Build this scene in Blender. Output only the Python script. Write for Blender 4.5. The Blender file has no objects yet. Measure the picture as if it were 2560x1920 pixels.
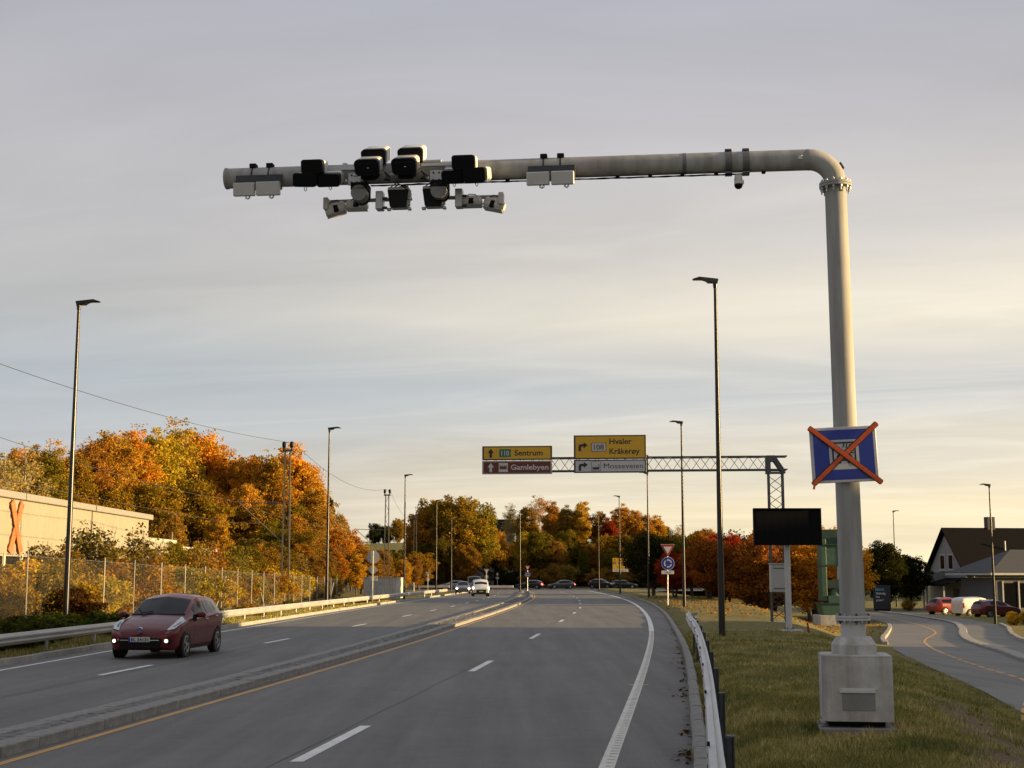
import bpy, bmesh, math, random
import numpy as np
from mathutils import Vector, Matrix

R = math.radians
rng = random.Random(7)
scn = bpy.context.scene
col = scn.collection

# ------------------------------------------------------------------ camera
cd = bpy.data.cameras.new("camera")
cam = bpy.data.objects.new("camera", cd); col.objects.link(cam)
cd.sensor_width = 36.0; cd.lens = 3500.0 * 36.0 / 2560.0
cd.clip_start = 0.05; cd.clip_end = 6000
cam.location = (0, 0, 2.0)
cam.rotation_euler = (R(90 + 7.825), 0, 0)
scn.camera = cam

# ------------------------------------------------------------------ sun and sky
SUN_EL, SUN_AZ = 7.0, 95.5            # azimuth measured from +Y towards +X
sv = Vector((math.sin(R(SUN_AZ)) * math.cos(R(SUN_EL)), math.cos(R(SUN_AZ)) * math.cos(R(SUN_EL)), math.sin(R(SUN_EL))))
sl = bpy.data.lights.new("sun", 'SUN'); sl.energy = 5.0; sl.angle = R(0.6); sl.color = (1.0, 0.69, 0.31)
so = bpy.data.objects.new("sun", sl); col.objects.link(so)
so.rotation_euler = (-sv).to_track_quat('-Z', 'Y').to_euler()
so.location = (60, 4, 40)

world = bpy.data.worlds.new("World"); scn.world = world; world.use_nodes = True
nt = world.node_tree; nt.nodes.clear()
def N(t, **k):
    n = nt.nodes.new(t)
    for a, b in k.items(): setattr(n, a, b)
    return n
def Lk(a, b): nt.links.new(a, b)
def mth(op, a, b=None, c=None, clamp=False):
    n = N('ShaderNodeMath', operation=op, use_clamp=clamp)
    for i, q in enumerate((a, b, c)):
        if q is None: continue
        if hasattr(q, 'is_output'): Lk(q, n.inputs[i])
        else: n.inputs[i].default_value = q
    return n.outputs[0]
def mixc(f, a, b, mode='MIX'):
    n = N('ShaderNodeMix', data_type='RGBA', blend_type=mode)
    for i, q in ((0, f), (6, a), (7, b)):
        if hasattr(q, 'is_output'): Lk(q, n.inputs[i])
        elif i == 0: n.inputs[0].default_value = q
        else: n.inputs[i].default_value = (*q, 1)
    return n.outputs[2]
def ramp(f, stops, interp='LINEAR'):
    n = N('ShaderNodeValToRGB'); n.color_ramp.interpolation = interp
    e = n.color_ramp.elements
    while len(e) > 1: e.remove(e[-1])
    e[0].position = stops[0][0]; e[0].color = (*stops[0][1], 1)
    for p, c in stops[1:]:
        q = e.new(p); q.color = (*c, 1)
    Lk(f, n.inputs[0]); return n.outputs[0]
tc = N('ShaderNodeTexCoord')
sx = N('ShaderNodeSeparateXYZ'); Lk(tc.outputs['Generated'], sx.inputs[0])
X_, Y_, Z_ = sx.outputs
sky = N('ShaderNodeTexSky', sky_type='NISHITA'); sky.sun_disc = False
sky.sun_elevation = R(SUN_EL); sky.sun_rotation = R(SUN_AZ); sky.dust_density = 2.0; sky.altitude = 20
nish = mixc(1.0, sky.outputs[0], (0.10, 0.10, 0.10), 'MULTIPLY')
# high thin cloud sheet: coordinates on a flat layer overhead, streaks drawn out sideways
zc = mth('ADD', mth('MAXIMUM', Z_, 0.0), 0.09)
px = mth('DIVIDE', X_, zc); py = mth('DIVIDE', Y_, zc)
cv = N('ShaderNodeCombineXYZ'); Lk(mth('ADD', mth('MULTIPLY', px, 0.42), mth('MULTIPLY', py, 0.16)), cv.inputs[0]); Lk(mth('ADD', mth('MULTIPLY', py, 0.9), mth('MULTIPLY', px, 0.12)), cv.inputs[1])
def noise(scale, det, rough, off, dist=0.0):
    m = N('ShaderNodeVectorMath', operation='ADD'); Lk(cv.outputs[0], m.inputs[0]); m.inputs[1].default_value = off
    n = N('ShaderNodeTexNoise'); Lk(m.outputs[0], n.inputs['Vector'])
    n.inputs['Scale'].default_value = scale; n.inputs['Detail'].default_value = det
    n.inputs['Roughness'].default_value = rough; n.inputs['Distortion'].default_value = dist
    return n.outputs['Fac']
n1 = noise(0.60, 6, 0.5, (2.3, 4.9, 0), 0.5)
n2 = noise(2.4, 7, 0.55, (7.1, 0.4, 2), 1.2)
n3 = noise(0.35, 3, 0.5, (3.7, 9.4, 5), 0.3)
# cloud brightness by height, as seen all round
zz = mth('MAXIMUM', Z_, 0.0)
sunside = mth('ADD', mth('MULTIPLY', X_, sv.x), mth('MULTIPLY', Y_, sv.y))        # -1 .. 1
zw = mth('ADD', zz, mth('MULTIPLY', mth('SUBTRACT', n3, .5), mth('MULTIPLY_ADD', zz, .35, .035)))
zw = mth('ADD', zw, mth('MULTIPLY', mth('SUBTRACT', n1, .5), .05))
far_ = ramp(zw, [(0.0, (.60, .56, .48)), (.06, (.56, .555, .54)), (.10, (.51, .54, .57)), (.14, (.475, .52, .56)), (.185, (.52, .525, .53)), (.24, (.50, .495, .51)), (.31, (.46, .455, .485)), (.40, (.39, .40, .45)), (1.0, (.42, .435, .48))])
near_ = ramp(zw, [(0.0, (1.05, .84, .48)), (.05, (.95, .82, .56)), (.095, (.72, .68, .59)), (.135, (.54, .57, .60)), (.185, (.83, .77, .65)), (.24, (.60, .58, .565)), (.31, (.505, .495, .52)), (.40, (.43, .44, .50)), (1.0, (.45, .46, .50))])
sd = N('ShaderNodeMapRange', interpolation_type='SMOOTHSTEP'); Lk(sunside, sd.inputs[0]); sd.inputs[1].default_value = -.46; sd.inputs[2].default_value = .16
base = mixc(sd.outputs[0], far_, near_)
warm = mth('POWER', mth('MULTIPLY_ADD', sunside, 0.5, 0.5, clamp=True), 3.0)
low = mth('POWER', mth('SUBTRACT', 1.0, mth('MULTIPLY', zz, 3.0), clamp=True), 1.5)
cloud = mixc(mth('MULTIPLY', mth('MULTIPLY', warm, low), .8, clamp=True), base, (1.5, 1.15, .62))
# streaks: lighter and darker wisps in the sheet
st = mth('MULTIPLY_ADD', n1, .70, .655)
st = mth('MULTIPLY', st, mth('MULTIPLY_ADD', n2, 0.22, 0.89))
cc = N('ShaderNodeCombineColor'); [Lk(st, cc.inputs[i]) for i in range(3)]
cloud = mixc(1.0, cloud, cc.outputs[0], 'MULTIPLY')
# bright edges of wisps low on the sunset side
hi = mth('MULTIPLY', mth('MULTIPLY_ADD', n2, 5.0, -2.55, clamp=True), mth('MULTIPLY_ADD', sunside, .8, .40, clamp=True))
hi = mth('MULTIPLY', hi, mth('MULTIPLY_ADD', zz, -3.2, 1.0, clamp=True))
cloud = mixc(mth('MULTIPLY', hi, .55), cloud, (1.10, 1.0, .82))
# thin places let the blue-grey sky through
thin = mth('MULTIPLY', mth('MULTIPLY_ADD', n3, 4.2, -2.05, clamp=True), 0.26)
cloud = mixc(thin, cloud, mixc(0.72, nish, (.43, .50, .57)))
# away from the sunset the sheet is thicker and darker
mr = N('ShaderNodeMapRange', interpolation_type='SMOOTHSTEP'); Lk(Y_, mr.inputs[0]); mr.inputs[1].default_value = -.9; mr.inputs[2].default_value = .35; mr.inputs[3].default_value = .80; mr.inputs[4].default_value = 1.0
bcc = N('ShaderNodeCombineColor'); [Lk(mr.outputs[0], bcc.inputs[i]) for i in range(3)]
cloud = mixc(1.0, cloud, bcc.outputs[0], 'MULTIPLY')
bg = N('ShaderNodeBackground'); Lk(cloud, bg.inputs[0]); bg.inputs[1].default_value = 0.468
out = N('ShaderNodeOutputWorld'); Lk(bg.outputs[0], out.inputs[0])

vs = scn.view_settings
vs.view_transform = 'Standard'; vs.look = 'None'; vs.exposure = 1.15; vs.gamma = 1.0; vs.use_curve_mapping = False
scn.render.engine = 'CYCLES'
scn.cycles.max_bounces = 6; scn.cycles.transparent_max_bounces = 24
scn.cycles.use_denoising = True

# ------------------------------------------------------------------ helpers
WM = {}                                   # world matrix of every object, kept by hand
def link(o, parent=None, loc=None, rz=0.0, rot=None):
    col.objects.link(o)
    m = Matrix.Identity(4)
    if loc is not None:
        m = Matrix.Translation(Vector(loc)) @ (rot.to_4x4() if rot else Matrix.Rotation(rz, 4, 'Z'))
    o.matrix_basis = m
    if parent is not None:
        o.parent = parent; WM[o.name] = WM[parent.name] @ m
    else: WM[o.name] = m
    return o
def tag(o, label=None, cat=None, group=None, kind=None):
    if label: o['label'] = label
    if cat: o['category'] = cat
    if group: o['group'] = group
    if kind: o['kind'] = kind
    return o
def thing(name, label, cat, loc=(0, 0, 0), rz=0.0, group=None, rot=None):
    o = bpy.data.objects.new(name, None); o.empty_display_size = 0.2
    link(o, None, loc, rz, rot); return tag(o, label, cat, group)
KIDS = {}
def copy_tree(o, parent=None, loc=None, rz=None):
    c = o.copy(); col.objects.link(c)
    if parent is not None: c.parent = parent
    if loc is not None:
        c.matrix_basis = Matrix.Translation(Vector(loc)) @ Matrix.Rotation(rz or 0, 4, 'Z')
    WM[c.name] = (WM[parent.name] if parent else Matrix.Identity(4)) @ c.matrix_basis
    for k in KIDS.get(o.name, []): 
        kk = copy_tree(k, c); KIDS.setdefault(c.name, []).append(kk)
    return c

class MB:
    def __init__(s): s.v = []; s.f = []
    def add(s, vs_, fs_):
        o = len(s.v); s.v += [tuple(q) for q in vs_]; s.f += [tuple(i + o for i in f) for f in fs_]; return s
    def box(s, c, d, b=0.0, rot=None):
        hx, hy, hz = d[0] / 2, d[1] / 2, d[2] / 2
        c = Vector(c)
        if b <= 0:
            P = [(x, y, z) for z in (-hz, hz) for y in (-hy, hy) for x in (-hx, hx)]
            F = [(0, 2, 3, 1), (4, 5, 7, 6), (0, 1, 5, 4), (2, 6, 7, 3), (0, 4, 6, 2), (1, 3, 7, 5)]
        else:
            b = min(b, hx * .98, hy * .98, hz * .98); P = []; ix = {}
            for sx_ in (-1, 1):
                for sy in (-1, 1):
                    for sz in (-1, 1):
                        for a in range(3):
                            q = [sx_ * (hx - b), sy * (hy - b), sz * (hz - b)]; q[a] += (sx_, sy, sz)[a] * b
                            ix[(sx_, sy, sz, a)] = len(P); P.append(q)
            F = []
            for a in range(3):
                u, w = (a + 1) % 3, (a + 2) % 3
                for g in (-1, 1):
                    q = []
                    for (i, j) in ((-1, -1), (1, -1), (1, 1), (-1, 1)):
                        k = [0, 0, 0]; k[a] = g; k[u] = i; k[w] = j; q.append(ix[(*k, a)])
                    F.append(q if g > 0 else q[::-1])
            for a in range(3):
                u, w = (a + 1) % 3, (a + 2) % 3
                for i in (-1, 1):
                    for j in (-1, 1):
                        k0 = [0, 0, 0]; k0[u] = i; k0[w] = j; k1 = list(k0); k0[a] = -1; k1[a] = 1
                        q = [ix[(*k0, u)], ix[(*k1, u)], ix[(*k1, w)], ix[(*k0, w)]]
                        F.append(q if i * j < 0 else q[::-1])
            for sx_ in (-1, 1):
                for sy in (-1, 1):
                    for sz in (-1, 1):
                        q = [ix[(sx_, sy, sz, a)] for a in range(3)]; F.append(q if sx_ * sy * sz > 0 else q[::-1])
        if rot is not None: P = [rot @ Vector(q) for q in P]
        return s.add([Vector(q) + c for q in P], F)
    def cyl(s, p0, p1, r0, r1=None, n=12, caps=True):
        p0, p1 = Vector(p0), Vector(p1); r1 = r0 if r1 is None else r1
        d = (p1 - p0).normalized(); a = d.orthogonal().normalized(); b = d.cross(a)
        P = []; F = []
        for k in range(n):
            t = 2 * math.pi * k / n; e = a * math.cos(t) + b * math.sin(t)
            P += [p0 + e * r0, p1 + e * r1]
        for k in range(n):
            j = (k + 1) % n; F.append((2 * k, 2 * j, 2 * j + 1, 2 * k + 1))
        if caps: F += [tuple(2 * k for k in range(n))[::-1], tuple(2 * k + 1 for k in range(n))]
        return s.add(P, F)
    def tube(s, pts, r, n=8, caps=True):
        pts = [Vector(p) for p in pts]; P = []; F = []; a = None
        for i, p in enumerate(pts):
            d = (pts[min(i + 1, len(pts) - 1)] - pts[max(i - 1, 0)]).normalized()
            if a is None: a = d.orthogonal().normalized()
            a = (a - d * a.dot(d)).normalized(); b = d.cross(a)
            rr = r[i] if hasattr(r, '__len__') else r
            for k in range(n):
                t = 2 * math.pi * k / n; P.append(p + (a * math.cos(t) + b * math.sin(t)) * rr)
        for i in range(len(pts) - 1):
            for k in range(n):
                j = (k + 1) % n; F.append((i * n + k, i * n + j, i * n + n + j, i * n + n + k))
        if caps: F += [tuple(range(n))[::-1], tuple((len(pts) - 1) * n + k for k in range(n))]
        return s.add(P, F)
    def lathe(s, prof, n=24, c=(0, 0, 0), M=None, caps=True):          # prof: (r, z)
        P = []; F = []; m = len(prof); M = M or Matrix.Identity(4)
        for k in range(n):
            t = 2 * math.pi * k / n
            for r, z in prof: P.append(M @ Vector((c[0] + r * math.cos(t), c[1] + r * math.sin(t), c[2] + z)))
        for k in range(n):
            j = (k + 1) % n
            for i in range(m - 1): F.append((k * m + i, j * m + i, j * m + i + 1, k * m + i + 1))
        if caps and prof[0][0] > 1e-6: F.append(tuple(k * m for k in range(n))[::-1])
        if caps and prof[-1][0] > 1e-6: F.append(tuple(k * m + m - 1 for k in range(n)))
        return s.add(P, F)
    def prism(s, poly, d0, d1, fn):                         # fn(u, v, depth) -> point
        n = len(poly)
        P = [fn(u, v, d0) for u, v in poly] + [fn(u, v, d1) for u, v in poly]
        F = [tuple(range(n)), tuple(range(2 * n - 1, n - 1, -1))] + [(i, i + n, (i + 1) % n + n, (i + 1) % n) for i in range(n)]
        return s.add(P, F)
    def grid(s, rows, closed=False):
        m = len(rows[0]); P = [p for r_ in rows for p in r_]; F = []
        for i in range(len(rows) - 1):
            for k in range(m - 1 + (1 if closed else 0)):
                j = (k + 1) % m; F.append((i * m + k, i * m + j, (i + 1) * m + j, (i + 1) * m + k))
        return s.add(P, F)
    def mesh(s, name, mat, inv=None, smooth=None):
        me = bpy.data.meshes.new(name)
        v = s.v if inv is None else [inv @ Vector(p) for p in s.v]
        me.from_pydata([tuple(p) for p in v], [], s.f)
        if mat: me.materials.append(mat)
        if smooth is not None:
            me.shade_smooth(); me.set_sharp_from_angle(angle=R(smooth))
        me.update(); return me
    def obj(s, name, mat, parent=None, world=False, smooth=None, fix=True):
        inv = WM[parent.name].inverted() if (world and parent) else None
        me = s.mesh(name, mat, inv, smooth)
        if fix:
            bm = bmesh.new(); bm.from_mesh(me); bmesh.ops.recalc_face_normals(bm, faces=bm.faces); bm.to_mesh(me); bm.free()
        o = bpy.data.objects.new(name, me); link(o, parent)
        if parent: KIDS.setdefault(parent.name, []).append(o)
        return o
def inst(name, me, parent, loc, rz=0.0, scale=(1, 1, 1), rot=None):
    o = bpy.data.objects.new(name, me); col.objects.link(o)
    m = Matrix.Translation(Vector(loc)) @ (rot.to_4x4() if rot else Matrix.Rotation(rz, 4, 'Z')) @ Matrix.Diagonal((*scale, 1))
    if parent is not None:
        o.parent = parent; m = WM[parent.name].inverted() @ m; KIDS.setdefault(parent.name, []).append(o)
    o.matrix_basis = m; WM[o.name] = (WM[parent.name] @ m) if parent else m
    return o

class Curve:                               # smooth x(y) through measured points
    def __init__(s, pts): s.y = np.array([p[0] for p in pts], float); s.x = np.array([p[1] for p in pts], float); s.m = np.gradient(s.x, s.y)
    def __call__(s, y):
        if y <= s.y[0]: return s.x[0] + s.m[0] * (y - s.y[0])
        if y >= s.y[-1]: return s.x[-1] + s.m[-1] * (y - s.y[-1])
        i = int(np.searchsorted(s.y, y) - 1); h = s.y[i + 1] - s.y[i]; t = (y - s.y[i]) / h
        return float((2 * t**3 - 3 * t**2 + 1) * s.x[i] + (t**3 - 2 * t**2 + t) * h * s.m[i] + (-2 * t**3 + 3 * t**2) * s.x[i + 1] + (t**3 - t**2) * h * s.m[i + 1])
    def ang(s, y): return math.atan2(s(y + .2) - s(y - .2), .4)
def sstep(a, b, x):
    t = min(1, max(0, (x - a) / (b - a))); return t * t * (3 - 2 * t)

# ------------------------------------------------------------------ materials
MATS = {}
def mat(name, c, rough=.6, metal=0.0, var=.12, scale=6.0, bump=0.0, bscale=60.0, c2=None, emit=None, coat=0.0, stretch=(1, 1, 1), spec=None, detail=5, dirt=0.0, rvar=.07):
    if name in MATS: return MATS[name]
    m = bpy.data.materials.new(name); m.use_nodes = True; t = m.node_tree; b = t.nodes['Principled BSDF']
    b.inputs['Roughness'].default_value = rough; b.inputs['Metallic'].default_value = metal
    if spec is not None: b.inputs['Specular IOR Level'].default_value = spec
    if coat: b.inputs['Coat Weight'].default_value = coat; b.inputs['Coat Roughness'].default_value = .06
    tcn = t.nodes.new('ShaderNodeTexCoord'); mp = t.nodes.new('ShaderNodeMapping'); mp.inputs['Scale'].default_value = stretch
    t.links.new(tcn.outputs['Object'], mp.inputs[0])
    n = t.nodes.new('ShaderNodeTexNoise'); n.inputs['Scale'].default_value = scale; n.inputs['Detail'].default_value = detail; n.inputs['Roughness'].default_value = .6
    t.links.new(mp.outputs[0], n.inputs['Vector'])
    r = t.nodes.new('ShaderNodeValToRGB')
    lo = tuple(max(0, q * (1 - var)) for q in c); hi = tuple(min(1, q * (1 + var)) for q in (c2 or c))
    r.color_ramp.elements[0].position = .3; r.color_ramp.elements[0].color = (*lo, 1)
    r.color_ramp.elements[1].position = .7; r.color_ramp.elements[1].color = (*hi, 1)
    t.links.new(n.outputs['Fac'], r.inputs[0]); csock = r.outputs[0]
    if dirt > 0:
        n2_ = t.nodes.new('ShaderNodeTexNoise'); n2_.inputs['Scale'].default_value = scale * .35; n2_.inputs['Detail'].default_value = 8; n2_.inputs['Roughness'].default_value = .7
        t.links.new(mp.outputs[0], n2_.inputs['Vector'])
        r2 = t.nodes.new('ShaderNodeValToRGB'); r2.color_ramp.elements[0].position = .5; r2.color_ramp.elements[0].color = (0, 0, 0, 1)
        r2.color_ramp.elements[1].position = .72; r2.color_ramp.elements[1].color = (dirt, dirt, dirt, 1); t.links.new(n2_.outputs['Fac'], r2.inputs[0])
        mx = t.nodes.new('ShaderNodeMix'); mx.data_type = 'RGBA'; t.links.new(r2.outputs[0], mx.inputs[0]); t.links.new(csock, mx.inputs[6])
        mx.inputs[7].default_value = (.09, .075, .055, 1); csock = mx.outputs[2]
    t.links.new(csock, b.inputs['Base Color'])
    rr = t.nodes.new('ShaderNodeMapRange'); rr.inputs['To Min'].default_value = max(0.02, rough - rvar); rr.inputs['To Max'].default_value = min(1, rough + rvar)
    t.links.new(n.outputs['Fac'], rr.inputs['Value']); t.links.new(rr.outputs[0], b.inputs['Roughness'])
    if bump:
        n3_ = t.nodes.new('ShaderNodeTexNoise'); n3_.inputs['Scale'].default_value = bscale; n3_.inputs['Detail'].default_value = 4
        t.links.new(mp.outputs[0], n3_.inputs['Vector'])
        bn = t.nodes.new('ShaderNodeBump'); bn.inputs['Strength'].default_value = bump; bn.inputs['Distance'].default_value = .02
        t.links.new(n3_.outputs['Fac'], bn.inputs['Height']); t.links.new(bn.outputs[0], b.inputs['Normal'])
    if emit:
        b.inputs['Emission Color'].default_value = (*emit[0], 1); b.inputs['Emission Strength'].default_value = emit[1]
    MATS[name] = m; return m

galv = mat('galvanised_steel', (.40, .41, .42), .42, .85, .15, 5, .05, 200)
rail_m = mat('weathered_guardrail', (.46, .45, .43), .5, .35, .18, 2.5, .05, 90, stretch=(1, .3, 1), dirt=.35)
rail_r = mat('pale_guardrail', (.50, .51, .53), .48, .30, .16, 2.5, .05, 90, stretch=(1, .3, 1), dirt=.3)
post_d = mat('dark_post', (.045, .05, .06), .55, .3, .2, 6)
lampm = mat('dark_lamp_paint', (.012, .012, .014), .30, 0, .08, 1.5, spec=.4, rvar=.005)
greyp = mat('grey_gantry_paint', (.36, .36, .355), .8, 0, .10, 3.0, .03, 30, dirt=.12, stretch=(1, 1, .4))
greyl = mat('pale_grey_paint', (.50, .50, .50), .45, 0, .08, 4)
concr = mat('concrete', (.50, .485, .465), .85, 0, .16, 5, .25, 60, dirt=.3)
conc_d = mat('old_concrete', (.28, .27, .255), .9, 0, .25, 4, .4, 40, dirt=.4)
granite = mat('granite_kerb', (.25, .24, .225), .85, 0, .28, 9, .5, 50, dirt=.35)
granite_l = mat('pale_kerb', (.31, .295, .265), .85, 0, .22, 5, .4, 40, dirt=.35)
black = mat('black_plastic', (.006, .006, .007), .45, 0, .2, 8, spec=.15)
blackm = mat('matt_black', (.010, .010, .011), .8, 0, .2, 8, spec=.15)
whitep = mat('white_plastic', (.62, .62, .60), .4, 0, .06, 6)
glass_d = mat('dark_glass', (.007, .008, .010), .07, 0, .1, 3, spec=.2)
rubber = mat('tyre_rubber', (.014, .014, .015), .75, 0, .2, 20, .2, 90)
alloy = mat('alloy_rim', (.55, .56, .58), .28, .9, .08, 6)
chrome = mat('chrome_trim', (.75, .76, .78), .15, 1.0, .03, 6)
head_on = mat('lit_headlamp', (.9, .9, .85), .3, 0, .02, 4, emit=((1, .95, .82), 6))
fog_on = mat('lit_foglamp', (.9, .85, .7), .3, 0, .02, 4, emit=((1, .86, .62), 1.3))
tail_on = mat('lit_taillamp', (.5, .02, .02), .3, 0, .02, 4, emit=((1, .12, .08), 2.5))
headl = mat('headlamp_glass', (.55, .57, .6), .12, .3, .25, 18, spec=.8)
taill = mat('taillamp', (.22, .012, .012), .2, 0, .2, 10)
bark = mat('bark', (.085, .065, .05), .9, 0, .35, 5, .6, 30, stretch=(1, 1, .3))
bark_w = mat('birch_bark', (.42, .39, .35), .8, 0, .35, 4, .3, 30, stretch=(1, 1, .5), dirt=.6)

def pitted(m, scale=26.0, amount=.55, streak=True):
    t = m.node_tree; b = t.nodes['Principled BSDF']; old = b.inputs['Base Color'].links[0].from_socket
    tcn = t.nodes.new('ShaderNodeTexCoord'); v = t.nodes.new('ShaderNodeTexVoronoi'); v.inputs['Scale'].default_value = scale; t.links.new(tcn.outputs['Object'], v.inputs['Vector'])
    r = t.nodes.new('ShaderNodeValToRGB'); e = r.color_ramp.elements; e[0].position = .05; e[0].color = (1 - amount,) * 3 + (1,); e[1].position = .16; e[1].color = (1, 1, 1, 1); t.links.new(v.outputs['Distance'], r.inputs[0])
    mp = t.nodes.new('ShaderNodeMapping'); mp.inputs['Scale'].default_value = (7, 7, .6); t.links.new(tcn.outputs['Object'], mp.inputs[0])
    n = t.nodes.new('ShaderNodeTexNoise'); n.inputs['Scale'].default_value = 1.0; n.inputs['Detail'].default_value = 6; t.links.new(mp.outputs[0], n.inputs['Vector'])
    r2 = t.nodes.new('ShaderNodeValToRGB'); e = r2.color_ramp.elements; e[0].position = .35; e[0].color = (.74, .72, .68, 1); e[1].position = .6; e[1].color = (1.04, 1.04, 1.04, 1); t.links.new(n.outputs['Fac'], r2.inputs[0])
    a = t.nodes.new('ShaderNodeMix'); a.data_type = 'RGBA'; a.blend_type = 'MULTIPLY'; a.inputs[0].default_value = 1; t.links.new(old, a.inputs[6]); t.links.new(r.outputs[0], a.inputs[7])
    c = t.nodes.new('ShaderNodeMix'); c.data_type = 'RGBA'; c.blend_type = 'MULTIPLY'; c.inputs[0].default_value = 1; t.links.new(a.outputs[2], c.inputs[6]); t.links.new(r2.outputs[0], c.inputs[7])
    t.links.new(c.outputs[2], b.inputs['Base Color'])
pitted(concr); pitted(conc_d, 18, .6); pitted(greyp, 60, .0)
# ================================================================== GROUND AND ROADS
WR = Curve([(-30, -3.5), (0, -.75), (15.2, 1.0), (21.9, 1.8), (33.6, 3.16), (49.6, 4.87), (59, 5.76), (82.6, 7.66), (105, 9.05), (124, 9.87), (167, 10.62), (206, 10.74)])
YR = Curve([(-30, -9.6), (0, -7.0), (15.5, -5.51), (20.6, -5.02), (30.8, -4.06), (42, -3.1), (58, -1.95), (77.4, -.62), (103, .85), (129, 1.98), (160, 2.5), (190, 2.62)])
KR = Curve([(-30, -2.9), (0, .05), (15.2, 1.92), (24.5, 3.03), (35.5, 4.29), (53.9, 6.1), (77.4, 8.2), (105, 10.1), (147, 11.76), (193, 12.3)])
ML = Curve([(-30, -10.7), (0, -8.1), (18, -6.42), (24.5, -5.78), (50, -3.9), (85, -1.85), (134, .38), (181, 1.2)])
WL = Curve([(-30, -12.2), (0, -11.7), (30.65, -11.0), (45, -10.75), (62, -10.25), (92.4, -9.2), (119, -7.95), (163, -5.65), (190, -4.3)])
DR = Curve([(17.5, -2.16), (32, -.7), (48, .78), (64.5, 2.25), (78.4, 3.45), (90.6, 4.35), (106, 5.1), (120, 5.7), (132, 6.05), (150, 6.2), (185, 6.25)])
DL = Curve([(0, -10.0), (31, -8.3), (44.5, -7.35), (59, -6.3), (73, -5.4), (96, -4.0), (118, -2.9), (134, -2.25), (160, -1.6)])
LK = lambda y: WL(y) - .55
MR = lambda y: YR(y) - .22
YEND = 186.0
def zr(y):
    a = .1 - .015 * y; b = -1.6; k = .25
    return .5 * (a + b + math.sqrt((a - b) ** 2 + k * k))
def T(x, y):
    yy = min(max(y, -30), 200)
    s = x - KR(yy)
    if s <= 0.0:
        l = LK(yy) - x
        if l <= 0.12: z = -.05
        else:
            z = .06 * sstep(.12, .5, l) + .25 * sstep(1.0, 5.0, l) - .3 * sstep(60, 120, yy) * sstep(.3, 4, l)
            z += 7.0 * sstep(34, 58, -x) * sstep(40, 120, y) + 5 * sstep(70, 150, -x)
    else:
        s1 = 3.5 + .086 * min(yy, 75); z = -.05 + .30 * sstep(.0, .9, s) if s < .9 else .25
        f = sstep(s1 * .5, s1, s); z = z * (1 - f) + zr(yy) * f
        z += .03 * math.sin(x * 1.3 + y * .5) * sstep(.3, 1.5, s) * (1 - f)
    if y > 205:
        q = sstep(205, 212, y); z = z * (1 - q) + (-.08 if y < 240 else -.08) * q if abs(x) < 40 else z
        if y > 236:
            h = 9.5 * sstep(240, 300, y) * math.exp(-((x - 4) / 75.0) ** 4)
            z += h
    return z
asph = None
def asphalt_mat(name, c, warm=0.0):
    m = bpy.data.materials.new(name); m.use_nodes = True; t = m.node_tree; b = t.nodes['Principled BSDF']
    def n_(ty): return t.nodes.new(ty)
    tcn = n_('ShaderNodeTexCoord')
    def nz(scale, det, st=(1, 1, 1), rot=0):
        mp = n_('ShaderNodeMapping'); mp.inputs['Scale'].default_value = st; mp.inputs['Rotation'].default_value = (0, 0, rot)
        t.links.new(tcn.outputs['Object'], mp.inputs[0])
        n = n_('ShaderNodeTexNoise'); n.inputs['Scale'].default_value = scale; n.inputs['Detail'].default_value = det; n.inputs['Roughness'].default_value = .65
        t.links.new(mp.outputs[0], n.inputs['Vector']); return n.outputs['Fac']
    def rmp(f, p0, p1, a, bb):
        r = n_('ShaderNodeMapRange'); r.inputs['From Min'].default_value = p0; r.inputs['From Max'].default_value = p1; r.inputs['To Min'].default_value = a; r.inputs['To Max'].default_value = bb
        t.links.new(f, r.inputs['Value']); return r.outputs[0]
    def mul(a, b_):
        q = n_('ShaderNodeMath'); q.operation = 'MULTIPLY'; t.links.new(a, q.inputs[0]); t.links.new(b_, q.inputs[1]); return q.outputs[0]
    agg = nz(55, 5); mid = nz(3.2, 6); big = nz(.25, 4); lane = nz(1.6, 4, (1, .045, 1), R(5)); crk = nz(9, 8, (1, .5, 1))
    f = mul(rmp(agg, .32, .68, .58, 1.45), rmp(mid, .3, .7, .9, 1.1))
    f = mul(f, rmp(big, .3, .7, .88, 1.12)); f = mul(f, rmp(lane, .35, .65, .80, 1.16))
    cmb = n_('ShaderNodeMix'); cmb.data_type = 'RGBA'; cmb.blend_type = 'MULTIPLY'; cmb.inputs[0].default_value = 1
    cmb.inputs[6].default_value = (*c, 1)
    cr = n_('ShaderNodeCombineColor'); [t.links.new(f, cr.inputs[i]) for i in range(3)]; t.links.new(cr.outputs[0], cmb.inputs[7])
    t.links.new(cmb.outputs[2], b.inputs['Base Color'])
    t.links.new(rmp(mid, .3, .7, .62, .82), b.inputs['Roughness'])
    bn = n_('ShaderNodeBump'); bn.inputs['Strength'].default_value = .35; bn.inputs['Distance'].default_value = .01
    t.links.new(agg, bn.inputs['Height']); t.links.new(bn.outputs[0], b.inputs['Normal'])
    return m
asph = asphalt_mat('asphalt', (.122, .117, .110))
asph2 = asphalt_mat('side_asphalt', (.145, .139, .13))
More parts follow.
